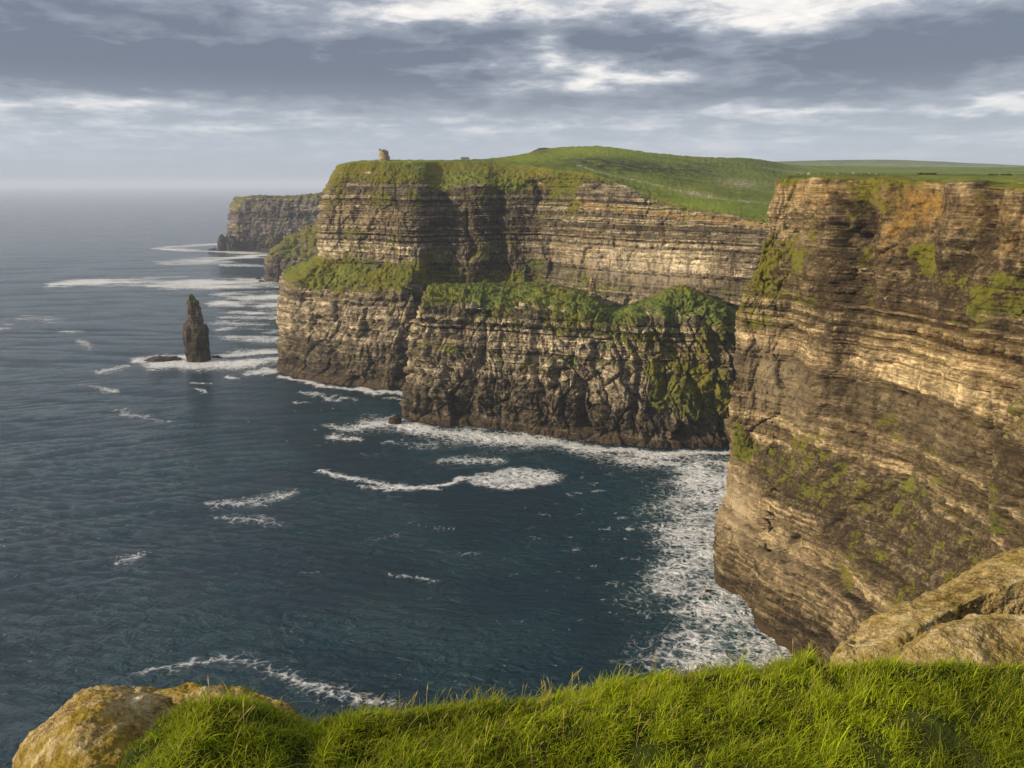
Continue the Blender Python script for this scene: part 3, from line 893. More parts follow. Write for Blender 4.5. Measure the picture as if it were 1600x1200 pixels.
def near_paint(at, px, py, Q, L):
    nz = fbm(Q[..., 0] / 10, Q[..., 1] / 10, Q[..., 2] / 10, 4, 31, 0.6)
    nv = fbm(Q[..., 0] / 4, Q[..., 1] / 4, Q[..., 2] / 16, 4, 37, 0.6)
    at['grass'] += 0.85 * ell(px, py, 1248, 390, 45, 42, -.5) * (0.6 + nz) + 0.60 * ell(px, py, 1190, 440, 30, 40)
    at['grass'] += 0.85 * ell(px, py, 1445, 402, 30, 18, .1) + 0.36 * ell(px, py, 1485, 440, 45, 24, .3) + 0.15 * ell(px, py, 1560, 450, 60, 40)
    at['grass'] += 0.45 * ell(px, py, 1210, 735, 50, 30, .4) + 0.34 * ell(px, py, 1400, 860, 120, 80, .4) + 0.45 * ell(px, py, 1430, 925, 70, 20, -.5) + .7 * ell(px, py, 1152, 690, 14, 50)
    at['grass'] += 0.4 * ell(px, py, 1290, 770, 60, 22, .3)
    at['grass'] -= 0.35 * ell(px, py, 1350, 620, 180, 70, .35) + .6 * ell(px, py, 1150, 800, 30, 70) + 0.6 * ell(px, py, 1230, 900, 70, 70, .7)
    at['ochre'] += 0.85 * ell(px, py, 1405, 350, 40, 45, -.6) + 0.7 * ell(px, py, 1460, 320, 60, 26) + .45 * ell(px, py, 1300, 300, 120, 20) + 0.5 * ell(px, py, 1570, 370, 50, 40)
    at['ochre'] += 0.25 * ell(px, py, 1500, 560, 140, 60, .3) + .06
    at['pale'] += 0.9 * ell(px, py, 1150, 790, 22, 60) + .55 * ell(px, py, 1215, 870, 60, 40, .8) + .5 * ell(px, py, 1210, 590, 60, 60, .4) + .15 * ell(px, py, 1420, 660, 110, 50, .4)
    at['dark'] += 1.0 * ell(px, py, 1330, 370, 34, 75) + 0.8 * ell(px, py, 1320, 520, 26, 90) + 0.75 * ell(px, py, 1510, 420, 90, 60) + 0.8 * ell(px, py, 1400, 860, 130, 60, .45)  # brown rock, with shade of the gully and upper right painted in
    at['dark'] += 0.6 * ell(px, py, 1585, 700, 25, 130) + .45 * ell(px, py, 1250, 430, 60, 60) + 0.35 * ell(px, py, 1420, 470, 150, 50)  # shade of the face right of the notch put into the colour
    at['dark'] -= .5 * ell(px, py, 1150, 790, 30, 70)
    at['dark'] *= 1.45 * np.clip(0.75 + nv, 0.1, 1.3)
    at['moss'] += 0.35
    # earthy slope on the bench between the lower rock and the bedded face
    sl = sstep(L + .12 * nz, 1.02, 1.14) * sstep(L + .12 * nz, 2.06, 1.94) * sstep(px, 1150, 1200)
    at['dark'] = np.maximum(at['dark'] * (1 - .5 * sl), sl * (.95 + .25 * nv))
    at['bed'] = at['bed'] * (1 - .75 * sl) + .5 * .75 * sl
    at['grass'] = at['grass'] * (1 - .6 * sl) + sl * (.12 + .42 * nv)
    at['pale'] *= 1 - sl
    at['pale'] *= 1 - .6 * sstep(L, .9, .5)
    # crumbling brown upper face
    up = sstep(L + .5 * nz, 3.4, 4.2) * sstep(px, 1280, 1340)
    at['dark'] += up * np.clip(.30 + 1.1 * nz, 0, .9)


def near_land(la, px, py, Q):
    la['bright'] += 0.9 * ell(px, py, 1580, 291, 50, 5, .06)
    la['scrub'] += 0.6 * ell(px, py, 1450, 283, 120, 4, .1)


def near_carve(px, py, Q):
    wv = 14 * noise3(Q[..., 0] / 14, Q[..., 1] / 14, Q[..., 2] / 14, 77) + 5 * noise3(Q[..., 0] / 4, Q[..., 1] / 4, Q[..., 2] / 5, 78)
    x = px + wv
    d = -9.0 * sstep(py, 300, 340) * sstep(py, 500, 440) * np.exp(-((x - 1335) / 24) ** 4)
    d -= 2.5 * sstep(py, 280, 300) * sstep(py, 380, 330) * np.exp(-((x - 1400) / 14) ** 4)
    d -= 3.0 * sstep(py, 470, 520) * sstep(py, 660, 600) * np.exp(-((x - 1322) / 16) ** 4)
    d += 4.0 * sstep(px + 0.35 * wv, 1556, 1566) * sstep(py, 560, 620) - 4.0 * np.exp(-((px + .35 * wv - 1561) / 7) ** 2) * sstep(py, 590, 640)
    # a slow wave of buttresses along the face
    d += 2.2 * np.sin((x - 1210) / 17.0 + .01 * py) * sstep(px, 1215, 1280) * sstep(py, 480, 400) + 2.4 * np.sin((x - 1210) / 40.0) * sstep(px, 1215, 1280) * sstep(py, 900, 780)
    # wet caves near the corner
    for cx, cy, rx, ry in ((1190, 820, 7, 10), (1242, 848, 9, 12), (1203, 815, 5, 13)):
        d -= 5.0 * np.exp(-((px - cx) / rx) ** 4 - ((py - cy) / ry) ** 4)
    return d


near_amp = {'big': [2, 2, 2.2, 2.0, 2.4, 2.4, .8, 0, 0, 0], 'gully': [1.4, 1.6, 1.8, 1.6, 2.2, 2.4, .8, 0, 0, 0], 'facet': [.7, .7, 1.6, 1.2, 2.2, 2.6, .8, 0, 0, 0],
            'strata': [2.0, 1.9, .7, 1.7, .55, .25, .1, 0, 0, 0], 'rough': [.8, .9, 1.8, 1.1, 2.2, 2.4, .8, .1, .0, 0],
            'veg': [0, 0, .3, 0, 0, 0, .3, .4, .5, 4]}
near_grass = [-.5, -.06, .16, -.10, .06, -.08, .35, 1, 1, 1]
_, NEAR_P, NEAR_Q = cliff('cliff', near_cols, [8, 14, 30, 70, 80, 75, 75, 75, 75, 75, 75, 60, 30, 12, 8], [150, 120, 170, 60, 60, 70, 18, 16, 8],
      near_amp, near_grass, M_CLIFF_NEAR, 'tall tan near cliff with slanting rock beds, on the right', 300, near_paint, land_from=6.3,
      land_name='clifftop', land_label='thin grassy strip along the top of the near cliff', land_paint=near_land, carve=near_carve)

# ---- the far cliffs at the left
far2_cols = [
    [(-330, 1900, -3), (-325, 1900, 30), (-300, 1900, 60), (-200, 1900, 70)],
    [WX(425, 1720, -3), WX(428, 1710, 40), WX(434, 1712, 62), WX(520, 1850, 80)],
    [B(419, 441.5), W(424, 402, 1600), W(432, 385, 1620), WX(540, 1800, 90)],
    [B(435, 443), W(440, 396, 1585), W(447, 371, 1620), WX(560, 1800, 110)],
    [B(455, 445), W(462, 402, 1560), W(470, 357, 1625), WX(580, 1800, 120)],
    [B(490, 449), W(496, 405, 1530), W(512, 334, 1635), WX(600, 1800, 140)],
    [B(540, 452), W(545, 405, 1500), W(560, 305, 1640), WX(640, 1800, 160)],
    [B(620, 452), W(625, 405, 1480), W(640, 290, 1640), WX(700, 1800, 175)],
]


def far2_paint(at, px, py, Q, L):
    at['dark'] += 0.8 * ell(px, py, 447, 400, 6, 40) + .5 * ell(px, py, 430, 430, 30, 8)
    at['moss'] += .3


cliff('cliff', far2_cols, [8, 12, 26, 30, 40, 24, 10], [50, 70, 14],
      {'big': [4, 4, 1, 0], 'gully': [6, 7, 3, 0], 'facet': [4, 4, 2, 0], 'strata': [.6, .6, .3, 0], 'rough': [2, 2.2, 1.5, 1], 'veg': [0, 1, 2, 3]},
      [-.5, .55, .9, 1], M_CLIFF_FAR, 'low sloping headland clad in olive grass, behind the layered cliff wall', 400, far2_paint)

far1_cols = [
    [(-560, 3300, -3), (-560, 3300, 40), (-550, 3300, 90), (-540, 3300, 120), (-400, 3300, 125)],
    [WX(385, 2650, -3), WX(385, 2650, 40), WX(386, 2650, 90), WX(388, 2650, 140), WX(430, 2800, 140)],
    [B(368, 392), W(372, 360, 2350), W(374, 335, 2360), W(379, 309, 2375), WX(420, 2500, 146)],
    [B(395, 393), W(398, 365, 2310), W(400, 335, 2330), W(402, 308, 2345), WX(430, 2500, 146)],
    [B(430, 396), W(432, 365, 2260), W(433, 335, 2290), W(434, 308, 2310), WX(470, 2500, 148)],
    [B(470, 398), W(471, 365, 2230), W(472, 335, 2260), W(473, 305.5, 2280), WX(500, 2500, 152)],
    [B(520, 400), W(521, 365, 2200), W(521, 330, 2230), W(522, 296, 2250), WX(560, 2500, 165)],
    [B(600, 400), W(600, 365, 2200), W(600, 330, 2220), W(600, 285, 2250), WX(640, 2500, 175)],
]


def far1_paint(at, px, py, Q, L):
    at['grass'] += 0.5 * ell(px, py, 425, 378, 25, 15) + .5 * ell(px, py, 372, 350, 6, 20)
    at['dark'] += 0.3


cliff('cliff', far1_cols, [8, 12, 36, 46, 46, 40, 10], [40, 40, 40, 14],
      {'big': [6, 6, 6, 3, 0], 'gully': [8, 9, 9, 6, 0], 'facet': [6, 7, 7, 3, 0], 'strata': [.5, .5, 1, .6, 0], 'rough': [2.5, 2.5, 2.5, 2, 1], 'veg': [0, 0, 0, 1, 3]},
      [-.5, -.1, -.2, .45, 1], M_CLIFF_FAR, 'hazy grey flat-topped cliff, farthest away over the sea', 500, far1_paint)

# ---- far ridge behind the moor on the right
rx = np.linspace(1100, 2100, 160)
crest = np.interp(rx, [1100, 1200, 1280, 1400, 1450, 1520, 1600, 1750, 2100], [254, 251.5, 249, 248.5, 250, 253.5, 257, 255, 252])
rows = []
for (yy, dz) in ((5200, -0.8), (5600, -0.55), (6000, -0.25), (6500, 0.0), (7000, -0.2), (8200, -0.9)):
    row = []
    for a, c in zip(rx, crest):
        q = W(a, c, 6500)
        zc = q[2]
        row.append((q[0] * yy / 6500, yy, zc + dz * (zc - 40) * 0.9))
    rows.append(row)
RP, RL = loft(np.array(rows).transpose(1, 0, 2), 2, [8] * 5, 2)
RP[..., 2] += 4 * fbm(RP[..., 0] / 400, RP[..., 1] / 400, 0.0, 4, 3)
o = mesh_obj('hill', RP, grid_faces(*RP.shape[:2]), M_LAND, attrs={a: np.zeros(RP.shape[0] * RP.shape[1]) + v for a, v in (('bright', 0), ('scrub', .3), ('stone', 0))})
tag(o, 'long low ridge fading blue grey behind the moor', None, None, 'structure')

# ------------------------------------------------------------------ the sea
FOAM_LINES = [  # polyline in the photograph (lies on the water), half width in photo pixels, density
    ([(240, 387.5), (290, 384), (345, 381.5)], 1.3, .95), ([(238, 388), (280, 391), (330, 392.5)], 1.6, .95), ([(330, 393), (420, 397)], 1.8, .9),
    ([(243, 411), (300, 408.5), (350, 405), (385, 401), (415, 398)], 3.6, .92), ([(340, 414), (425, 416.5)], 1.6, .95),
    ([(80, 445), (140, 441), (230, 441), (330, 441), (430, 438)], 4.6, 1.0), ([(240, 447), (330, 446), (440, 445)], 5.0, .95), ([(420, 447), (460, 449)], 2.0, 1.0),
    ([(345, 462), (385, 466), (450, 462)], 6, .80), ([(330, 476), (350, 474), (378, 477)], 4.5, .85), ([(405, 479), (450, 474)], 5.5, .72),
    ([(350, 496), (400, 490), (412, 489)], 4, .66), ([(420, 500), (448, 496)], 3, .7), ([(340, 516), (370, 510)], 3, .65), ([(410, 519), (440, 517)], 4, .62),
    ([(360, 528), (440, 530)], 9, .5), ([(360, 486), (450, 484)], 9, .5), ([(350, 505), (440, 508)], 8, .48),
    ([(215, 563), (250, 560), (290, 558)], 5.5, .92), ([(240, 569), (300, 570), (350, 568), (440, 561)], 8, .98), ([(340, 556), (390, 551), (438, 549)], 4.5, .85),
    ([(385, 584), (430, 578)], 5, .85), ([(355, 590), (368, 592)], 2.5, .8), ([(300, 595), (330, 598)], 2, .5), ([(305, 607), (325, 609)], 2, .5),
    ([(438, 588), (480, 600), (540, 610), (635, 616)], 2.6, 1.0),
    ([(470, 612), (500, 620)], 3, .55), ([(500, 622), (560, 624)], 2.5, .6), ([(465, 627), (490, 627)], 2, .55), ([(600, 622), (636, 625)], 2.5, .5),
    ([(555, 668), (600, 660), (625, 662), (660, 668)], 10, .74), ([(605, 652), (628, 655)], 5, .85), ([(640, 668), (760, 681), (860, 688), (900, 697)], 9, .82),
    ([(640, 671), (760, 687), (860, 694)], 11, .60),
    ([(880, 692), (940, 702), (1000, 708), (1060, 711), (1140, 708)], 5, .95), ([(900, 702), (980, 718), (1060, 728)], 12, .55), ([(1000, 712), (1130, 722)], 10, .55),
    ([(505, 665), (550, 672)], 4, .6), ([(515, 682), (560, 684)], 3, .55), ([(690, 722), (730, 716), (780, 718)], 6, .58), ([(600, 690), (680, 696)], 6, .35),
    ([(495, 738), (530, 743), (560, 749), (600, 757), (640, 764), (690, 759)], 3.6, .70), ([(690, 757), (720, 749), (745, 746)], 3.2, .85), ([(560, 760), (680, 766)], 3, .6),
    ([(330, 787), (400, 782), (450, 772)], 7, .50), ([(340, 807), (440, 817)], 8, .36), ([(180, 878), (225, 862)], 5, .42), ([(610, 897), (680, 906)], 4, .40),
    ([(0, 512), (40, 498), (80, 502), (110, 520), (140, 545)], 6, .36), ([(150, 582), (200, 572)], 5, .55), ([(130, 603), (180, 610)], 4, .5), ([(180, 640), (260, 660)], 6, .36),
    ([(212, 1050), (250, 1042), (300, 1033), (345, 1028)], 6, .46), ([(345, 1028), (395, 1034), (430, 1048), (470, 1070)], 10, .44), ([(430, 1050), (520, 1085), (610, 1098)], 13, .43),
    ([(540, 855), (620, 840)], 5, .25), ([(640, 820), (700, 826)], 5, .25),
]


def build_sea():
    pyr = np.concatenate([np.array([290.6, 291.2, 292, 293, 294.2, 295.5]), np.arange(297, 480, 1.1), np.arange(480, 1130, 1.25), np.arange(1130, 1800, 16)])
    yr = np.array([W(800, p, z=0)[1] for p in pyr])
    u = np.concatenate([np.linspace(-2400, -20, 30), np.arange(0, 1330, 1.25), np.linspace(1332, 2600, 40)])
    Y, U = np.meshgrid(yr, u, indexing='ij')
    D = Y * CP + H * SP
    X = (U - 800) / FPX * D
    P = np.stack([X, Y, np.zeros_like(X)], -1)
    px, py = proj(P)
    # foam density
    f = np.zeros_like(X)
    wpx = px + 9 * noise3(X / 30, Y / 60, 0.0, 5) + 4 * noise3(X / 9, Y / 18, 0.0, 6)
    wpy = py + (2.2 * noise3(X / 22, Y / 40, 3.0, 7) + 1.6 * noise3(X / 7, Y / 14, 3.0, 8)) * np.clip((py - 380) / 120, .12, 2.2)
    for pts, hw, den in FOAM_LINES:
        pts = np.array(pts, float)
        x0, x1 = pts[:, 0].min() - 30, pts[:, 0].max() + 30
        y0, y1 = pts[:, 1].min() - 6 * hw, pts[:, 1].max() + 6 * hw
        r = (pyr > y0 - 10) & (pyr < y1 + 10)
        c = (u > x0 - 20) & (u < x1 + 20)
        ix = np.ix_(r, c)
        best = np.full(f[ix].shape, 1e9)
        qx, qy = wpx[ix], wpy[ix]
        asp = 2.5
        n = len(pts) - 1
        for i in range(n):
            a, b = pts[i] * [1, 1], pts[i + 1]
            ab = b - a
            t = np.clip(((qx - a[0]) * ab[0] + (qy - a[1]) * ab[1]) / (ab @ ab), 0, 1)
            dd = np.hypot((qx - a[0] - t * ab[0]) / asp, qy - a[1] - t * ab[1])
            tt = (i + t) / n
            taper = 0.45 + 0.55 * np.sin(np.pi * np.clip(tt * 0.8 + .1, 0, 1))
            best = np.minimum(best, dd / taper)
        f[ix] = np.maximum(f[ix], den * np.exp(-(best / hw) ** 1.4 * 0.8))
    # oval raft of foam in the bay
    e = ((wpx - 805) / 76) ** 2 + ((wpy - 748 + (wpx - 805) * .03) / 19) ** 2
    f = np.maximum(f, 0.61 * sstep(e, 1.35, 0.45))
    # surf along the near cliff
    edge = np.interp(py, [690, 720, 780, 850, 918, 945, 1010, 1100], [1140, 1138, 1132, 1124, 1114, 1150, 1222, 1320])
    dl = edge - wpx
    wd = np.interp(py, [690, 720, 780, 830, 880, 960, 1040, 1100], [70, 110, 130, 140, 110, 180, 250, 290])
    s = np.exp(-(np.maximum(dl, 0) / wd) ** 2 * 1.1) * (dl > -60)
    sw = 0.5 + 0.5 * noise3(X / 26, Y / 26, 1.0, 15)
    sden = sstep(py, 700, 735) * (0.26 + 0.36 * s + 0.95 * (sw - .5)) * sstep(s, 0.05, 0.75)
    f = np.maximum(f, sden * 0.93)
    f = np.maximum(f, 0.74 * np.exp(-(np.maximum(dl, 0) / 14) ** 2) * (dl > -60) * sstep(py, 705, 730) * (0.55 + 0.6 * sw))
    # scattered flecks in the bay and whitecaps outside
    fl = fbm(X / 14, Y / 9, 5.0, 4, 21, .6)
    f = np.maximum(f, 0.36 * sstep(fl, 0.1, 0.8) * np.exp(-((px - 980) / 190) ** 2 - ((py - 850) / 190) ** 2))
    f = np.maximum(f, 0.36 * sstep(fl, 0.35, 0.85) * np.exp(-((px - 560) / 160) ** 2 - ((py - 660) / 60) ** 2))
    fl2 = fbm(X / 40, Y / 26, 9.0, 4, 25, .6)
    f = np.maximum(f, 0.12 * sstep(fl2, 0.4, 0.95) * (py > 420))
    churn = np.clip(sden * 0.8 + 0.6 * np.exp(-((px - 1150) / 60) ** 2 - ((py - 1000) / 40) ** 2)
                    + 0.5 * np.clip(f - .4, 0, 1) * (py < 620), 0, 1)
    # swell and chop
    sp = np.abs(np.gradient(Y, axis=0))
    z = np.zeros_like(X)
    for lam, amp, ang, sd_ in ((90, 1.7, .30, 1), (30, .8, -.10, 2), (12, .5, .35, 3), (6, .4, -.3, 4)):
        ca, sa = math.cos(ang), math.sin(ang)
        a = (X * ca + Y * sa) / (lam * 2.6)
        b = (-X * sa + Y * ca) / (lam * .8)
        k = np.clip(1.6 - 4.0 * sp / lam, 0, 1)
        z += amp * k * noise3(a, b, 0.0, 70 + sd_)
    P[..., 2] = z
    f = np.clip(f, 0, 1)
    o = mesh_obj('sea', P, order(grid_faces(*X.shape), True), M_SEA, attrs={'foam': f.ravel(), 'churn': churn.ravel()})
    tag(o, 'dark teal sea with white surf and drifting foam', None, None, 'structure')


build_sea()


# ------------------------------------------------------------------ sea stacks and rocks
def plain_attrs(n, **kw):
    d = {'bed': .6, 'pale': 0, 'grass': 0, 'ochre': 0, 'dark': 0, 'moss': .4}
    d.update(kw)
    return {k: (np.zeros(n) + v) for k, v in d.items()}


def stack(name, outline, y, depth_ratio, label, cat, mat, seed, rough=1.0, grass_top=0.0, group=None, nseg=120, dark=0.3):
    """outline: (py, left px, right px) from top to foot, standing at distance y"""
    ol = np.array(outline, float)
    n = 140
    pys = np.linspace(ol[0, 0], ol[-1, 0], n)
    l = np.interp(pys, ol[:, 0], ol[:, 1])
    r = np.interp(pys, ol[:, 0], ol[:, 2])
    th = np.linspace(0, 2 * np.pi, nseg, endpoint=False)
    ring = []
    for a, xl, xr in zip(pys, l, r):
        A, Bq = np.array(W(xl, a, y)), np.array(W(xr, a, y))
        c, hw = (A + Bq) / 2, (Bq[0] - A[0]) / 2
        sq = np.abs(np.cos(th)) ** 3 + np.abs(np.sin(th)) ** 3
        rr = sq ** (-1 / 3)
        ring.append(np.stack([c[0] + hw * rr * np.cos(th) * .98, y + hw * depth_ratio * rr * np.sin(th), np.full_like(th, c[2])], -1))
    P = np.array(ring)
    cen = P.mean(1, keepdims=True)
    nrm = P - cen
    nrm[..., 2] = 0
    nrm /= np.maximum(np.linalg.norm(nrm, axis=-1, keepdims=True), 1e-6)
    x, yy, z = P[..., 0], P[..., 1], P[..., 2]
    S = (P[-1, :, 0].max() - P[-1, :, 0].min()) / 24.0
    v_, c_ = facets(np.arctan2(yy - cen[..., 1], x - cen[..., 0]) * 2.2 + 20 + .02 * z, z / (9 * S) + .3 * noise3(x / 8, yy / 8, z / 8, seed), seed)
    d = rough * S * (2.0 * v_ - .8 * (1 - c_) + 0.8 * (np.abs(noise3(x / (6 * S), yy / (6 * S), z / (22 * S), seed)) * 2 - .5) + 0.8 * fbm(x / (3 * S), yy / (3 * S), z / (3 * S), 4, seed + 3))
    d += 0.6 * S * rough * np.interp(z / S, _zt, _off)
    wtop = np.linalg.norm(P - cen, axis=-1)
    d = np.clip(d, -0.45 * wtop, 0.45 * wtop)
    P = P + nrm * d[..., None]
    P[..., 2] += 0.3 * S * noise3(x / (3 * S), yy / (3 * S), z / (3 * S), seed + 8)
    V = P.reshape(-1, 3)
    F = grid_faces(n, nseg, True)
    topc = P[0].mean(0) + np.array([0, 0, 0.4 * S])
    V = np.vstack([V, topc])
    F = np.vstack([F, [[len(V) - 1, (j + 1) % nseg, j, j] for j in range(nseg)]])
    tri = F[-nseg:, :3]
    quads = F[:-nseg]
    g = grass_top * sstep(V[:, 2], V[:, 2].max() * 0.62, V[:, 2].max() * 1.0) + 0.25 * fbm(V[:, 0] / 8, V[:, 1] / 8, V[:, 2] / 8, 3, seed) * (grass_top > 0)
    at = plain_attrs(len(V), dark=dark)
    at['grass'] = np.clip(g, 0, 1)
    allf = np.vstack([quads, np.column_stack([tri, tri[:, 2]])])
    base = np.array([P[-1, :, 0].mean(), y, 0.0])
    me = mesh_from_mixed(name, V - base, quads, tri, mat, at)
    me.location = base
    tag(me, label, cat, group)
    return me


def mesh_from_mixed(name, V, quads, tris, mat, attrs, smooth=True):
    me = bpy.data.meshes.new(name)
    me.from_pydata([tuple(v) for v in V], [], [tuple(int(i) for i in f) for f in quads] + [tuple(int(i) for i in f) for f in tris])
    me.polygons.foreach_set('use_smooth', np.full(len(me.polygons), smooth, dtype=bool))
    for an, av in attrs.items():
        a = me.attributes.new(an, 'FLOAT', 'POINT')
        a.data.foreach_set('value', np.ascontiguousarray(av, dtype=np.float32))
    me.materials.append(mat)
    me.update()
    o = bpy.data.objects.new(name, me)
    COL.objects.link(o)
    return o


Y_ST = W(310, 563, z=0)[1]
stack('sea_stack', [(460, 296.5, 300), (464, 295.8, 302), (468, 295.4, 304.5), (471, 295, 308.5), (480, 295, 311), (492, 294.5, 313), (500, 294, 314.5),
                    (507, 288.5, 317.5), (510, 288.5, 321.5), (522, 289, 322.8), (530, 291, 324), (545, 291.5, 325), (556, 292.5, 327), (567, 294, 329)],
      Y_ST, 0.95, 'tall narrow rock pillar standing in white surf, grassy tip', 'sea stack', M_CLIFF, 31, 0.62, 0.75, dark=.85)
Y_F = W(360, 392, z=0)[1]
stack('sea_stack', [(366, 344.5, 347), (370, 342.5, 350), (375, 341, 352), (394, 340, 353)], Y_F, 1.0,
      'small dark pointed stack before the farthest cliff, leftmost of the pair', 'sea stack', M_CLIFF_FAR, 41, .8, 0, 'dark stacks at the foot of the farthest cliff', 50, 1.0)
stack('sea_stack', [(360.5, 360, 363), (366, 356, 367), (374, 352.5, 371), (394, 350, 378)], Y_F + 12, 1.0,
      'broad dark pyramid stack touching the farthest cliff', 'sea stack', M_CLIFF_FAR, 43, .8, 0, 'dark stacks at the foot of the farthest cliff', 60, 1.0)


def low_rock(px, py, wpx, hpx, label, seed, mat=M_CLIFF_FAR, ratio=0.6, group=None, dark=1.0, name='rock', cat='rock'):
    q = np.array(W(px, py, z=0))
    s = (q[1] * CP + H * SP) / FPX
    a, h = wpx * s / 2, hpx * s
    nu, nv = 48, 24
    th = np.linspace(0, 2 * np.pi, nu, endpoint=False)
    ph = np.linspace(-0.45, np.pi / 2 - 0.02, nv)
    T, Ph = np.meshgrid(th, ph)
    V = np.stack([a * np.cos(T) * np.cos(Ph), a * ratio * np.sin(T) * np.cos(Ph), h * np.sin(Ph)], -1)
    k = 1 + 0.55 * fbm(V[..., 0] / a * 1.6 + seed, V[..., 1] / a * 1.6, V[..., 2] / h * 1.2, 4, seed, .6)
    V = V * k[..., None]
    Vf = V.reshape(-1, 3)
    o = mesh_obj(name, Vf, grid_faces(nv, nu, True), mat, attrs=plain_attrs(len(Vf), dark=dark))
    o.location = q
    tag(o, label, cat, group)
    return o


low_rock(256, 562, 44, 5, 'long flat dark rock in the surf left of the rock pillar', 3, ratio=.5)
low_rock(338, 558, 14, 2.4, 'small flat dark rock right of the rock pillar', 5, ratio=.5)
low_rock(404, 436.5, 8, 3.2, 'dark surf rock, upper and taller one of two near the sloping headland', 6, group='dark rocks in the surf by the sloping headland')
low_rock(409, 440, 12, 2.2, 'dark surf rock, longer and lower one of two near the sloping headland', 8, group='dark rocks in the surf by the sloping headland')
low_rock(333, 391.5, 12, 3.5, 'dark low rock ending the spit left of the pointed stack', 9)
low_rock(618, 660, 20, 11, 'brown wet rock at the left foot of the fluted buttress', 12, M_CLIFF, .8, dark=.7)
low_rock(1107, 926, 14, 5, 'dark wet rock in the surf at the corner of the near cliff', 14, M_CLIFF, .8)

stack('rock_outcrop', [(231.5, 843, 858), (234, 838, 866), (238, 828, 872), (243, 822, 880)], 1125, .6,
      'dark rock outcrop on the left end of the hilltop skyline', 'rock outcrop', M_CLIFF_FAR, 53, .8, 0.3, None, 60, 1.0)

# pinnacle on the grassy shelf
PN = W(926, 461, 664)
stack('rock_pinnacle', [(434, 923.5, 926.5), (438, 922, 930), (446, 921, 931), (462, 919.5, 932.5)], 666, 0.8,
      'small tan rock pinnacle standing on the green shelf of the fluted buttress', 'rock pinnacle', M_CLIFF_NEAR, 51, .7, 0, dark=0, nseg=40)


# ------------------------------------------------------------------ stone tower and hut on the headland
def stone_mat(name, c0, c1):
    m, N = new_mat(name)
    p = N.pos()
    br = N.n('ShaderNodeTexBrick')
    q = N.comb(N.m('ADD', N.xyz(p)[0], N.xyz(p)[1]), N.xyz(p)[2], 0.0)
    N.link(q, br.inputs['Vector'])
    br.inputs['Scale'].default_value = 1.0
    br.inputs['Brick Width'].default_value = 0.9
    br.inputs['Row Height'].default_value = 0.42
    br.inputs['Mortar Size'].default_value = 0.03
    br.inputs['Color1'].default_value = c0 + (1,)
    br.inputs['Color2'].default_value = c1 + (1,)
    br.inputs['Mortar'].default_value = (0.08, 0.07, 0.06, 1)
    n = N.noise(p, 0.9, 6, .65)
    c = N.mix(1.0, br.outputs['Color'], N.ramp(n, [(.3, (.45, .45, .42)), (.65, (1.25, 1.2, 1.1))]), 'MULTIPLY')
    finish(N, c, .9, N.bump(n, .6, .3), .2)
    return m


M_STONE = stone_mat('tower_stone', (0.26, 0.22, 0.16), (0.40, 0.33, 0.24))
M_DARK = new_mat('dark_opening')
finish(M_DARK[1], (0.012, 0.012, 0.014), .9)
M_DARK = M_DARK[0]
M_SLATE = new_mat('slate_roof')
finish(M_SLATE[1], M_SLATE[1].ramp(M_SLATE[1].noise(M_SLATE[1].pos(), 1.2, 4), [(.3, (.09, .10, .12)), (.7, (.17, .18, .20))]), .8)
M_SLATE = M_SLATE[0]


def ring_mesh(name, prof, nseg, mat, parent, cut=None, seed=0, wob=0.0, close=True):
    th = np.linspace(0, 2 * np.pi, nseg, endpoint=False)
    V = []
    for (r, z) in prof:
        rr = r * (1 + wob * noise3(np.cos(th) * 2 + seed, np.sin(th) * 2, z * .7, seed))
        zz = np.full(nseg, z)
        if cut is not None:
            zz = np.minimum(zz, cut(th))
        V.append(np.stack([rr * np.cos(th), rr * np.sin(th), zz], -1))
    V = np.array(V).reshape(-1, 3)
    return mesh_obj(name, V, grid_faces(len(prof), nseg, True), mat, parent)


def box_mesh(name, c, s, mat, parent, rot=0.0):
    x, y, z = s[0] / 2, s[1] / 2, s[2] / 2
    V = np.array([(sx * x, sy * y, sz * z) for sz in (-1, 1) for sy in (-1, 1) for sx in (-1, 1)])
    ca, sa = math.cos(rot), math.sin(rot)
    V = np.stack([V[:, 0] * ca - V[:, 1] * sa, V[:, 0] * sa + V[:, 1] * ca, V[:, 2]], -1) + np.array(c)
    F = [(0, 2, 3, 1), (4, 5, 7, 6), (0, 1, 5, 4), (2, 6, 7, 3), (0, 4, 6, 2), (1, 3, 7, 5)]
    return mesh_obj(name, V, np.array(F), mat, parent, smooth=False)


def land_z(Q, x, y, k0=0):
    sub = Q[k0:]
    d = (sub[..., 0] - x) ** 2 + (sub[..., 1] - y) ** 2
    i = np.unravel_index(np.argmin(d), d.shape)
    return float(sub[i][2])


_ML = np.concatenate([l + np.linspace(0, 1, n, endpoint=(l == 7))[:n] for l, n in enumerate([90, 40, 70, 70, 46, 16, 40, 8])])
KM = int(np.searchsorted(_ML, 5.0))

tx, ty, _ = W(600, 251, 845)
tz = land_z(MID_Q, tx, ty, KM)
tower = bpy.data.objects.new('stone_tower', None)
COL.objects.link(tower)
tower.location = (tx, ty, tz - 0.4)
tag(tower, 'small ruined round stone tower alone on the grassy headland top', 'tower')


def broken(th):
    return 10.6 + 1.0 * np.cos(th - 2.4) + 0.8 * np.sign(np.sin(th * 5)) * (np.sin(th * 5) ** 2 > .3) * .6


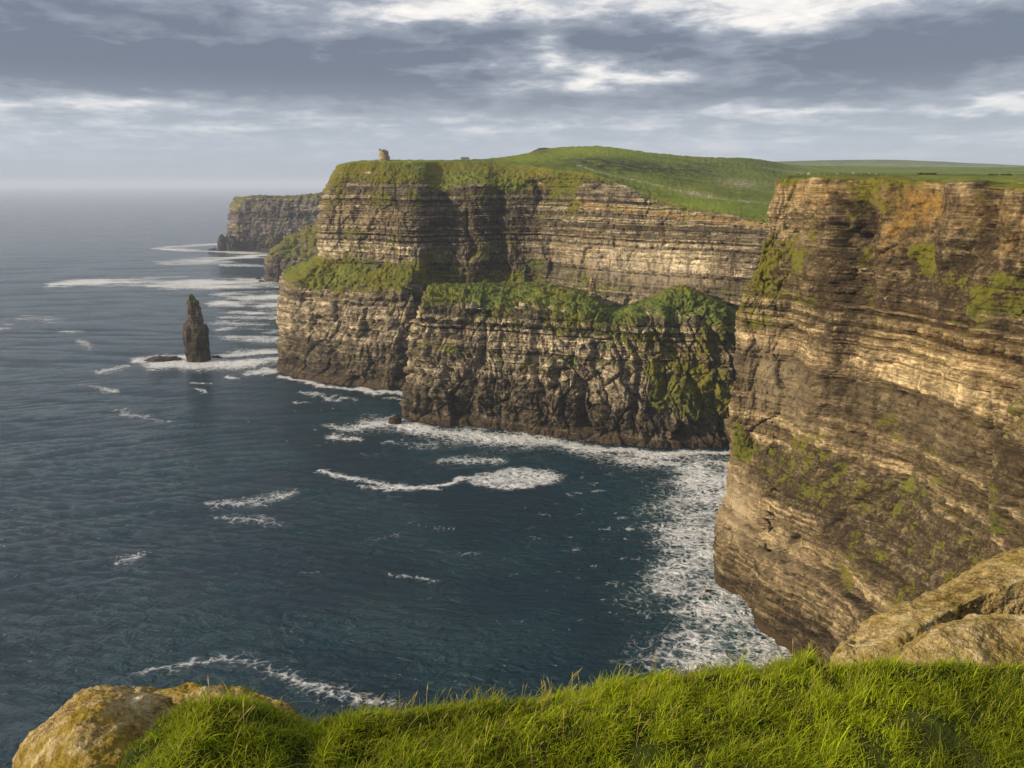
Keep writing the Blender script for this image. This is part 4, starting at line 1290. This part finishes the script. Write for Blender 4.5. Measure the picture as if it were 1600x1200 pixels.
ring_mesh('tower_wall', [(5.3, -1), (5.0, 0.5), (4.75, 4), (4.5, 8), (4.4, 11.6), (4.55, 11.65), (4.55, 12.2), (3.9, 12.25), (3.8, 6.0), (0.02, 5.9)], 64, M_STONE, tower, broken, 3, .05)
for a, zc, h_ in ((-1.9, 1.1, 2.2), (-2.3, 6.6, 1.5), (-1.2, 7.0, 1.4)):
    r = 4.78 if zc < 3 else 4.55
    nm = 'doorway' if zc < 3 else 'window'
    box_mesh(nm, (r * math.cos(a), r * math.sin(a), zc), (0.35, 1.0 if zc < 3 else 0.7, h_), M_DARK, tower, a)
box_mesh('buttress', (4.6, -1.2, 2.5), (2.0, 1.6, 5.2), M_STONE, tower, -.3)
box_mesh('annex_wall', (-6.6, -1.0, 0.8), (4.2, 3.0, 2.0), M_STONE, tower, .1)

hx, hy, _ = W(727, 249, 905)
hz = land_z(MID_Q, hx, hy, KM)
hut = bpy.data.objects.new('stone_hut', None)
COL.objects.link(hut)
hut.location = (hx, hy, hz - 0.6)
tag(hut, 'tiny low grey hut on the skyline right of the tower', 'hut')
box_mesh('wall', (0, 0, 1.4), (8.5, 5.0, 3.2), M_STONE, hut)
V = np.array([(-4.7, -2.9, 2.95), (4.7, -2.9, 2.95), (4.7, 2.9, 2.95), (-4.7, 2.9, 2.95), (-4.4, 0, 4.6), (3.0, 0, 4.6)])
mesh_from_mixed('roof', V, [(0, 1, 5, 4), (2, 3, 4, 5), (0, 3, 2, 1)], [(1, 2, 5), (3, 0, 4)], M_SLATE, {}, False).parent = hut
box_mesh('doorway', (-1.0, -2.52, 1.1), (1.0, 0.15, 1.9), M_DARK, hut)

# ------------------------------------------------------------------ flagstones and shrubs along the near clifftop
_NL = [150, 120, 170, 60, 60, 70, 18, 16, 8]
_NLv = np.concatenate([l + np.linspace(0, 1, n, endpoint=(l == 8))[:n] for l, n in enumerate(_NL)])
KN = int(np.searchsorted(_NLv, 6.0))
NPX, NPY = proj(NEAR_Q)


def clifftop_at(px, level):
    k = int(np.searchsorted(_NLv, level))
    row = NPX[k]
    ok = NEAR_Q[k, :, 1] > 60
    j = int(np.argmin(np.abs(row - px) + (~ok) * 1e6))
    return NEAR_Q[k, j]


def slab_mesh(seed, w, t, h):
    r = np.random.RandomState(seed)
    V, n = [], 9
    for zi, zz in enumerate(np.linspace(-0.3, h, n)):
        f = 1 - 0.35 * (zi / (n - 1)) ** 2 * r.uniform(.3, 1.2)
        for cx, cy in ((-1, -1), (0, -1.1), (1, -1), (1.05, 0), (1, 1), (0, 1.1), (-1, 1), (-1.05, 0)):
            V.append((cx * w / 2 * f + r.uniform(-.04, .04) * w, cy * t / 2 * f + r.uniform(-.05, .05) * t, zz + r.uniform(-.03, .03) * h))
    F = [tuple(x) for x in grid_faces(n, 8, True)]
    V.append((0, 0, h + .03))
    T = [((n - 1) * 8 + j, (n - 1) * 8 + (j + 1) % 8, len(V) - 1) for j in range(8)]
    return V, F, T


M_FLAG = new_mat('flagstone')
finish(M_FLAG[1], M_FLAG[1].ramp(M_FLAG[1].noise(M_FLAG[1].pos(), 2.5, 5), [(.3, (.14, .12, .08)), (.7, (.32, .27, .20))]), .9)
M_FLAG = M_FLAG[0]
rs = np.random.RandomState(12)
for i, fx in enumerate((1252, 1263, 1278, 1289, 1296, 1308, 1311, 1333, 1347, 1358, 1363, 1368, 1377, 1384)):
    p = clifftop_at(fx, 7.25 + 0.1 * rs.rand())
    V, F, T = slab_mesh(i, rs.uniform(.8, 1.4), .3, rs.uniform(.8, 1.5))
    s = mesh_from_mixed('flagstone', V, F, T, M_FLAG, {}, False)
    s.location = (p[0], p[1], p[2])
    s.rotation_euler = (0, 0, rs.uniform(-.5, .5))
    tag(s, 'pale upright flagstone on the grassy edge of the near clifftop', 'flagstone', 'pale flagstones along the near clifftop')

M_LEAF = new_mat('leaves')
_n = M_LEAF[1]
_b = finish(_n, _n.ramp(_n.noise(_n.pos(), 1.6, 4), [(.3, (.018, .026, .010)), (.5, (.045, .052, .018)), (.72, (.11, .09, .035))]), .8)
M_LEAF = M_LEAF[0]


def shrub(px, w, h, seed, label):
    p = clifftop_at(px, 7.32)
    r = np.random.RandomState(seed)
    n = 420
    d = r.normal(size=(n, 3))
    d /= np.linalg.norm(d, axis=1, keepdims=True)
    rad = r.uniform(.45, 1, n) ** .6
    c = d * rad[:, None] * np.array([w / 2, w * .35, h / 2]) + np.array([0, 0, h * .45])
    c[:, 2] = np.maximum(c[:, 2] * (1 + .25 * np.sin(c[:, 0] * 2.1 + seed)), 0.02)
    a = r.normal(size=(n, 3)) * .13
    b = r.normal(size=(n, 3)) * .13
    V = np.stack([c - a, c + b, c + a, c - b], 1).reshape(-1, 3)
    F = np.arange(4 * n).reshape(-1, 4)
    root = bpy.data.objects.new('shrub', None)
    COL.objects.link(root)
    root.location = p
    tag(root, label, 'shrub', 'dark shrubs along the clifftop field')
    mesh_obj('foliage', V, F, M_LEAF, root, smooth=False)
    th = np.linspace(0, 2 * np.pi, 6, endpoint=False)
    S = np.array([[(.06 * math.cos(t) * k, .06 * math.sin(t) * k, z) for t in th] for k, z in ((1.2, -.2), (1, .3), (.6, h * .6))]).reshape(-1, 3)
    mesh_obj('stem', S, grid_faces(3, 6, True), M_LEAF, root)


for i, (sx, w, h) in enumerate(((1443, 2.6, 1.0), (1455, 2.2, .9), (1487, 2.4, 1.1), (1497, 2.4, 1.0), (1505, 2.8, 1.3), (1513, 2.4, 1.1), (1521, 2.6, 1.2), (1552, 2.2, 1.0), (1560, 2.2, .9), (1572, 2.6, 1.0), (1585, 2.4, .9))):
    shrub(sx, w * 1.9, h * .6, 60 + i, 'low dark shrub in the broken hedge along the near clifftop')


# ------------------------------------------------------------------ the knoll under the camera: ground, boulders, grass
KX = np.array([-4.0, 150, 250, 345, 420, 480, 600, 720, 820, 920, 1000, 1120, 1250, 1310, 1450, 1600, 1800, 2400])
KY = np.array([1310, 1222, 1138, 1096, 1114, 1138, 1118, 1112, 1103, 1085, 1064, 1052, 1038, 1040, 1050, 1055, 1060, 1070])
KD = np.array([2.95, 3.0, 3.05, 3.1, 3.1, 3.1, 3.15, 3.2, 3.25, 3.3, 3.35, 3.4, 3.45, 3.4, 3.3, 3.3, 3.3, 3.3])
_kc = np.array([W(a, b, d) for a, b, d in zip(KX, KY, KD)])
_o = np.argsort(_kc[:, 0])
_kc = _kc[_o]


def ground_z(x, y):
    cy = np.interp(x, _kc[:, 0], _kc[:, 1])
    cz = np.interp(x, _kc[:, 0], _kc[:, 2])
    d = y - cy
    base = cz - 0.04 * np.clip(-d, 0, 40) + 0.12 * np.exp(-((d + 1.2) / 1.0) ** 2) * 0
    front = np.where(d > 0, -1.15 * d ** 1.25 - 2.2 * np.clip(d - .5, 0, 99), -0.20 * np.clip(-d, 0, 0.8) ** 1.6)
    # shoulder: falls away to the left of the hump
    xl = np.clip(-1.95 - x, 0, 50)
    bump = 0.035 * noise3(x * 2.2, y * 2.2, 0.0, 3) + 0.055 * noise3(x * 5, y * 5, 0.0, 4) + 0.016 * noise3(x * 13, y * 13, 0.0, 6)
    zz = base + front - 1.5 * xl ** 1.2 + bump
    return np.maximum(zz, -3.0)


def build_ground():
    xs = np.concatenate([np.linspace(-9, -2.6, 24), np.linspace(-2.5, 4.2, 300), np.linspace(4.4, 14, 30)])
    ys = np.concatenate([np.linspace(-12, 1.4, 30), np.linspace(1.5, 4.6, 170), np.linspace(4.7, 60, 60)])
    Y, X = np.meshgrid(ys, xs, indexing='ij')
    Z = ground_z(X, Y)
    P = np.stack([X, Y, Z], -1)
    m, N = new_mat('soil_and_turf')
    p = N.pos()
    c = N.ramp(N.noise(p, 9.0, 6, .65), [(.3, (.010, .012, .004)), (.55, (.030, .040, .007)), (.75, (.055, .045, .018))])
    # bare rock once the bank falls to the sea
    z = N.xyz(p)[2]
    c = N.mix(N.sm(z, 176.2, 174.5), c, N.ramp(N.noise(p, .5, 7, .65), [(.35, (.07, .055, .04)), (.65, (.34, .28, .19))]))
    finish(N, c, .95, N.bump(N.noise(p, 30, 4), .6, .03), .1)
    o = mesh_obj('ground', P, grid_faces(*X.shape), m)
    tag(o, 'grassy knoll at the cliff edge in the foreground', None, None, 'structure')


build_ground()


def boulder_mat(name, lich=0.6, warm=1.0):
    m, N = new_mat(name)
    p = N.pos()
    a = N.noise(p, 3.0, 7, .66)
    b = N.noise(p, 16.0, 6, .68)
    c3 = N.noise(p, 60.0, 4, .6)
    v = N.m('ADD', N.m('MULTIPLY', a, .40), N.m('ADD', N.m('MULTIPLY', b, .38), N.m('MULTIPLY', c3, .22)))
    c = N.ramp(v, [(.38, (.055, .036, .015)), (.43, (.18, .125, .045)), (.485, (.37, .27, .11)), (.55, (.56, .44, .22)), (.63, (.76, .67, .47))])
    l = N.noise(p, 4.2, 5, .6, .4)
    c = N.mix(N.m('MULTIPLY', N.sm(l, .44, .60), lich), c, N.mix(b, (.13, .10, .012), (.48, .33, .05)))
    h = N.m('ADD', N.m('MULTIPLY', b, 1.0), N.m('MULTIPLY', c3, .35))
    finish(N, c, .93, N.bump(h, 1.0, .07), .15)
    return m


M_BOULD = boulder_mat('boulder_rock', .95)
M_BOULD2 = boulder_mat('boulder_rock_pale', .40)


def boulder_loft(name, cols, nseg, nsub, mat, label, seed, amp=0.035, flip=False):
    P, L = loft(cols, nseg, nsub, 3)
    n = grid_normals(P)
    if flip:
        n = -n
    x, y, z = P[..., 0], P[..., 1], P[..., 2]
    d = amp * 1.1 * fbm(x * 1.5, y * 1.5, z * 1.5, 2, seed) + amp * 0.46 * fbm(x * 9, y * 9, z * 9, 5, seed + 5, .66)
    pit = np.abs(noise3(x * 5, y * 5, z * 5, seed + 9))
    d -= amp * 0.45 * sstep(pit, 0.10, 0.0) * sstep(noise3(x * 1.3, y * 1.3, z * 1.3, seed + 12), -0.1, 0.3)
    P = P + n * d[..., None]
    c = P.reshape(-1, 3).mean(0)
    o = mesh_obj(name, P, order(grid_faces(*P.shape[:2]), flip), mat, loc=tuple(c))
    tag(o, label, 'boulder')
    return o


# left boulder: rounded block whose right flank goes under the grass hump
def back_rows(front):
    """two hidden rows behind the silhouette row of a boulder"""
    px, py, y = front[0]
    return [W(px + 8, py + 420, y + .35), W(px + 4, py + 70, y + .30)] + [W(*f) for f in front]


bl = [back_rows(f) for f in [
    [(20, 1290, 3.25), (24, 1240, 3.1), (30, 1300, 2.85), (40, 1500, 2.75)],
    [(36, 1168, 3.5), (60, 1192, 3.1), (90, 1290, 2.75), (100, 1500, 2.6)],
    [(74, 1122, 3.62), (105, 1138, 3.2), (140, 1270, 2.7), (150, 1500, 2.5)],
    [(130, 1080, 3.7), (160, 1096, 3.35), (200, 1240, 2.85), (210, 1500, 2.6)],
    [(200, 1072, 3.72), (220, 1090, 3.5), (250, 1230, 3.2), (270, 1500, 3.1)],
    [(280, 1068, 3.72), (285, 1088, 3.55), (300, 1220, 3.35), (310, 1500, 3.2)],
    [(350, 1066, 3.7), (350, 1090, 3.55), (350, 1220, 3.4), (350, 1500, 3.2)],
    [(415, 1084, 3.6), (415, 1110, 3.5), (410, 1230, 3.35), (410, 1500, 3.2)],
    [(475, 1120, 3.5), (470, 1145, 3.42), (460, 1280, 3.3), (460, 1500, 3.2)],
    [(500, 1180, 3.45), (500, 1220, 3.4), (490, 1320, 3.3), (490, 1500, 3.2)],
]]
boulder_loft('boulder', bl, 34, [10, 30, 60, 90, 30], M_BOULD, 'rounded golden boulder at the left end of the grass bank', 71, 0.040)

# right outcrop: long slanting upper block
br_ = [back_rows(f) for f in [
    [(1286, 1090, 4.0), (1286, 1110, 3.85), (1290, 1150, 3.7), (1290, 1260, 3.6)],
    [(1308, 1026, 4.05), (1310, 1056, 3.85), (1312, 1120, 3.7), (1312, 1200, 3.6)],
    [(1338, 996, 4.3), (1345, 1034, 3.95), (1355, 1080, 3.75), (1355, 1200, 3.6)],
    [(1402, 950, 4.5), (1418, 990, 4.1), (1425, 1034, 4.0), (1425, 1200, 3.7)],
    [(1475, 910, 4.7), (1490, 950, 4.25), (1500, 1004, 4.24), (1500, 1200, 4.0)],
    [(1545, 876, 4.8), (1555, 922, 4.35), (1565, 990, 4.33), (1565, 1200, 4.1)],
    [(1610, 850, 4.85), (1620, 898, 4.4), (1625, 975, 4.33), (1625, 1200, 4.1)],
    [(1720, 825, 4.8), (1725, 878, 4.35), (1730, 965, 4.25), (1730, 1200, 4.0)],
    [(1900, 840, 4.6), (1900, 888, 4.25), (1900, 985, 4.0), (1900, 1200, 3.8)],
    [(2020, 950, 4.4), (2020, 980, 4.1), (2020, 1050, 3.9), (2020, 1200, 3.7)],
]]
boulder_loft('boulder', br_, 46, [8, 24, 70, 80, 30], M_BOULD2, 'long slanting sunlit boulder at the right edge of the grass bank', 81, 0.036)
br2 = [
    [W(1370, 1080, 3.9), W(1372, 1060, 3.75), W(1375, 1060, 3.6), W(1380, 1100, 3.5), W(1385, 1200, 3.4)],
    [W(1390, 1060, 4.05), W(1400, 1024, 3.9), W(1410, 1020, 3.68), W(1415, 1060, 3.5), W(1415, 1200, 3.4)],
    [W(1440, 1040, 4.1), W(1448, 990, 4.0), W(1455, 992, 3.72), W(1460, 1050, 3.5), W(1460, 1200, 3.4)],
    [W(1510, 1030, 4.15), W(1512, 970, 4.05), W(1515, 974, 3.76), W(1520, 1040, 3.52), W(1520, 1200, 3.4)],
    [W(1580, 1030, 4.15), W(1582, 964, 4.08), W(1585, 968, 3.78), W(1590, 1040, 3.55), W(1590, 1200, 3.4)],
    [W(1660, 1030, 4.15), W(1660, 966, 4.05), W(1660, 970, 3.75), W(1660, 1040, 3.55), W(1660, 1200, 3.4)],
    [W(1780, 1060, 4.1), W(1780, 1000, 3.95), W(1780, 1004, 3.7), W(1780, 1060, 3.55), W(1780, 1200, 3.4)],
]
boulder_loft('boulder', br2, 44, [20, 40, 90, 40], M_BOULD2, 'low grey tan boulder just above the grass, below the slanting boulder', 91, 0.032)


def build_grass():
    r = np.random.RandomState(2)
    n = 380000
    x = r.uniform(-2.3, 3.9, n)
    cy = np.interp(x, _kc[:, 0], _kc[:, 1])
    y = cy + 0.42 - 1.35 * r.rand(n) ** 0.85
    z = ground_z(x, y)
    P = np.stack([x, y, z], -1)
    px, py = proj(P)
    # not on the bare rock
    hump = np.interp(px, [100, 150, 200, 260, 320, 345, 380, 430, 480], [1228, 1190, 1152, 1114, 1088, 1080, 1090, 1106, 1118])
    keep = (py > hump - 6) | (px > 480)
    keep &= (px > 120) & (py < 1330) & (px < 1720)
    clump = fbm(x * 3.2, y * 3.2, 0.0, 3, 8)
    tuftn = noise3(x * 9, y * 9, 0.0, 61) + .6 * noise3(x * 21, y * 21, 0.0, 62)
    clump = .6 * clump + .8 * tuftn
    keep &= r.rand(n) < np.clip(.66 + 1.2 * clump, .34, 1)
    x, y, z, px, clump = x[keep], y[keep], z[keep], px[keep], clump[keep]
    n = len(x)
    tone = noise3(x * 1.4, y * 1.4, 0.0, 33) + .5 * noise3(x * 5, y * 5, 0.0, 34)
    L = r.gamma(5, 1 / 5, n) * 0.034 * np.clip(1 + .75 * clump, .35, 2)
    L *= np.where(r.rand(n) < .02, 1.9, 1.0)
    wd = r.uniform(.0010, .0023, n)
    ang = r.uniform(0, 2 * np.pi, n)
    lean = r.uniform(.3, 1.35, n)
    dirx = np.cos(ang) * 1.0 + .15          # a sea wind from the left
    diry = np.sin(ang) * 1.0
    segs = 5
    V = np.zeros((n, segs, 2, 3), np.float32)
    sx, sy = -np.sin(ang + r.uniform(-.8, .8, n)), np.cos(ang)
    for k in range(segs):
        t = k / (segs - 1)
        bx = x + dirx * lean * L * t ** 1.9 * .85
        by = y + diry * lean * L * t ** 1.9 * .85
        bz = z - .008 + L * (t - .38 * lean * t ** 2.4)
        w = wd * (1 - t) ** .55 + .00012
        V[:, k, 0] = np.stack([bx - sx * w, by - sy * w, bz], -1)
        V[:, k, 1] = np.stack([bx + sx * w, by + sy * w, bz], -1)
    idx = np.arange(n)[:, None] * (segs * 2)
    F = np.concatenate([np.stack([idx[:, 0] + 2 * k, idx[:, 0] + 2 * k + 1, idx[:, 0] + 2 * k + 3, idx[:, 0] + 2 * k + 2], -1) for k in range(segs - 1)])
    a = np.array([.045, .085, .005])
    b = np.array([.38, .48, .012])
    c = np.array([.36, .30, .07])
    m = np.clip(.5 + .75 * tone + r.normal(0, .28, n), 0, 1)[:, None]
    colr = a * (1 - m) + b * m
    dry = (r.rand(n) < np.clip(.07 + .12 * tone, .02, .3))[:, None]
    colr = np.where(dry, c * r.uniform(.5, 1.1, (n, 1)), colr)
    tips = np.linspace(0, 1, segs)[None, :, None, None]
    cv = colr[:, None, None, :] * (1 - .35 * tips ** 2) + np.array([.62, .56, .06]) * .35 * tips ** 2
    cv = np.broadcast_to(cv, (n, segs, 2, 3))
    C4 = np.concatenate([cv, np.ones((n, segs, 2, 1))], -1).reshape(-1, 4)
    mt, N = new_mat('grass_blade')
    col = N.attrc('tint')
    d1 = N.n('ShaderNodeBsdfPrincipled')
    N.link(col, d1.inputs['Base Color'])
    d1.inputs['Roughness'].default_value = .55
    d1.inputs['Specular IOR Level'].default_value = .08
    tr = N.n('ShaderNodeBsdfTranslucent')
    N.link(N.mix(1.0, col, (1.1, 1.15, .5), 'MULTIPLY'), tr.inputs['Color'])
    mx = N.n('ShaderNodeMixShader')
    mx.inputs[0].default_value = .4
    N.link(d1.outputs[0], mx.inputs[1])
    N.link(tr.outputs[0], mx.inputs[2])
    N.link(mx.outputs[0], N.n('ShaderNodeOutputMaterial').inputs['Surface'])
    o = mesh_obj('grass', V.reshape(-1, 3), F, mt, attrs={'tint': C4})
    tag(o, 'long green grass with straw tips on the foreground bank', 'grass', None, 'stuff')
    # straw seed stalks standing above the crest
    ns = 260
    sxp = np.concatenate([r.uniform(560, 1310, 190), r.uniform(300, 420, 22), r.uniform(1250, 1600, 48)])
    q = np.array([W(a_, np.interp(a_, KX, KY), np.interp(a_, KX, KD)) for a_ in sxp])
    x, y = q[:, 0], q[:, 1] + r.uniform(-.35, .12, ns)
    z = ground_z(x, y)
    Ls = r.uniform(.07, .15, ns)
    segs = 8
    V, C = [], []
    lx, ly = r.uniform(-.15, .6, ns), r.uniform(-.4, .4, ns)
    for k in range(segs):
        t = k / (segs - 1)
        w = np.where(t > .72, .0026 * (1 - abs(t - .86) / .16), .0007) + .0003
        b_ = np.stack([x + lx * Ls * t ** 2, y + ly * Ls * t ** 2, z + Ls * t * (1 - .12 * t)], -1)
        V.append(np.stack([b_ - np.array([1, 0, 0]) * w, b_ + np.array([1, 0, 0]) * w], 1))
    V = np.stack(V, 1)
    idx = np.arange(ns) * (segs * 2)
    F = np.concatenate([np.stack([idx + 2 * k, idx + 2 * k + 1, idx + 2 * k + 3, idx + 2 * k + 2], -1) for k in range(segs - 1)])
    C4 = np.ones((ns, segs, 2, 4))
    C4[..., :3] = (np.array([.42, .33, .10]) * r.uniform(.6, 1.2, (ns, 1)))[:, None, None, :]
    o = mesh_obj('grass_stalks', V.reshape(-1, 3), F, mt, attrs={'tint': C4.reshape(-1, 4)})
    tag(o, 'thin straw seed stalks rising above the grass bank', 'grass', None, 'stuff')


build_grass()

# ------------------------------------------------------------------ the air
HAZE = 0.000055
hm, N = new_mat('haze_air')
pv = N.n('ShaderNodeVolumePrincipled')
pv.inputs['Color'].default_value = (0.72, 0.81, 1.0, 1)
pv.inputs['Density'].default_value = HAZE
pv.inputs['Anisotropy'].default_value = 0.0
N.link(pv.outputs[0], N.n('ShaderNodeOutputMaterial').inputs['Volume'])
X0, X1, Y0, Y1, Z0, Z1 = -95000, 95000, -2000, 60000, -6.0, 290.0
V = np.array([(x, y, z) for z in (Z0, Z1) for y in (Y0, Y1) for x in (X0, X1)], float)
hz_ = mesh_obj('haze', V, np.array([(0, 2, 3, 1), (4, 5, 7, 6), (0, 1, 5, 4), (2, 6, 7, 3), (0, 4, 6, 2), (1, 3, 7, 5)]), hm, smooth=False)
tag(hz_, 'thin pale sea haze', 'haze', None, 'stuff')
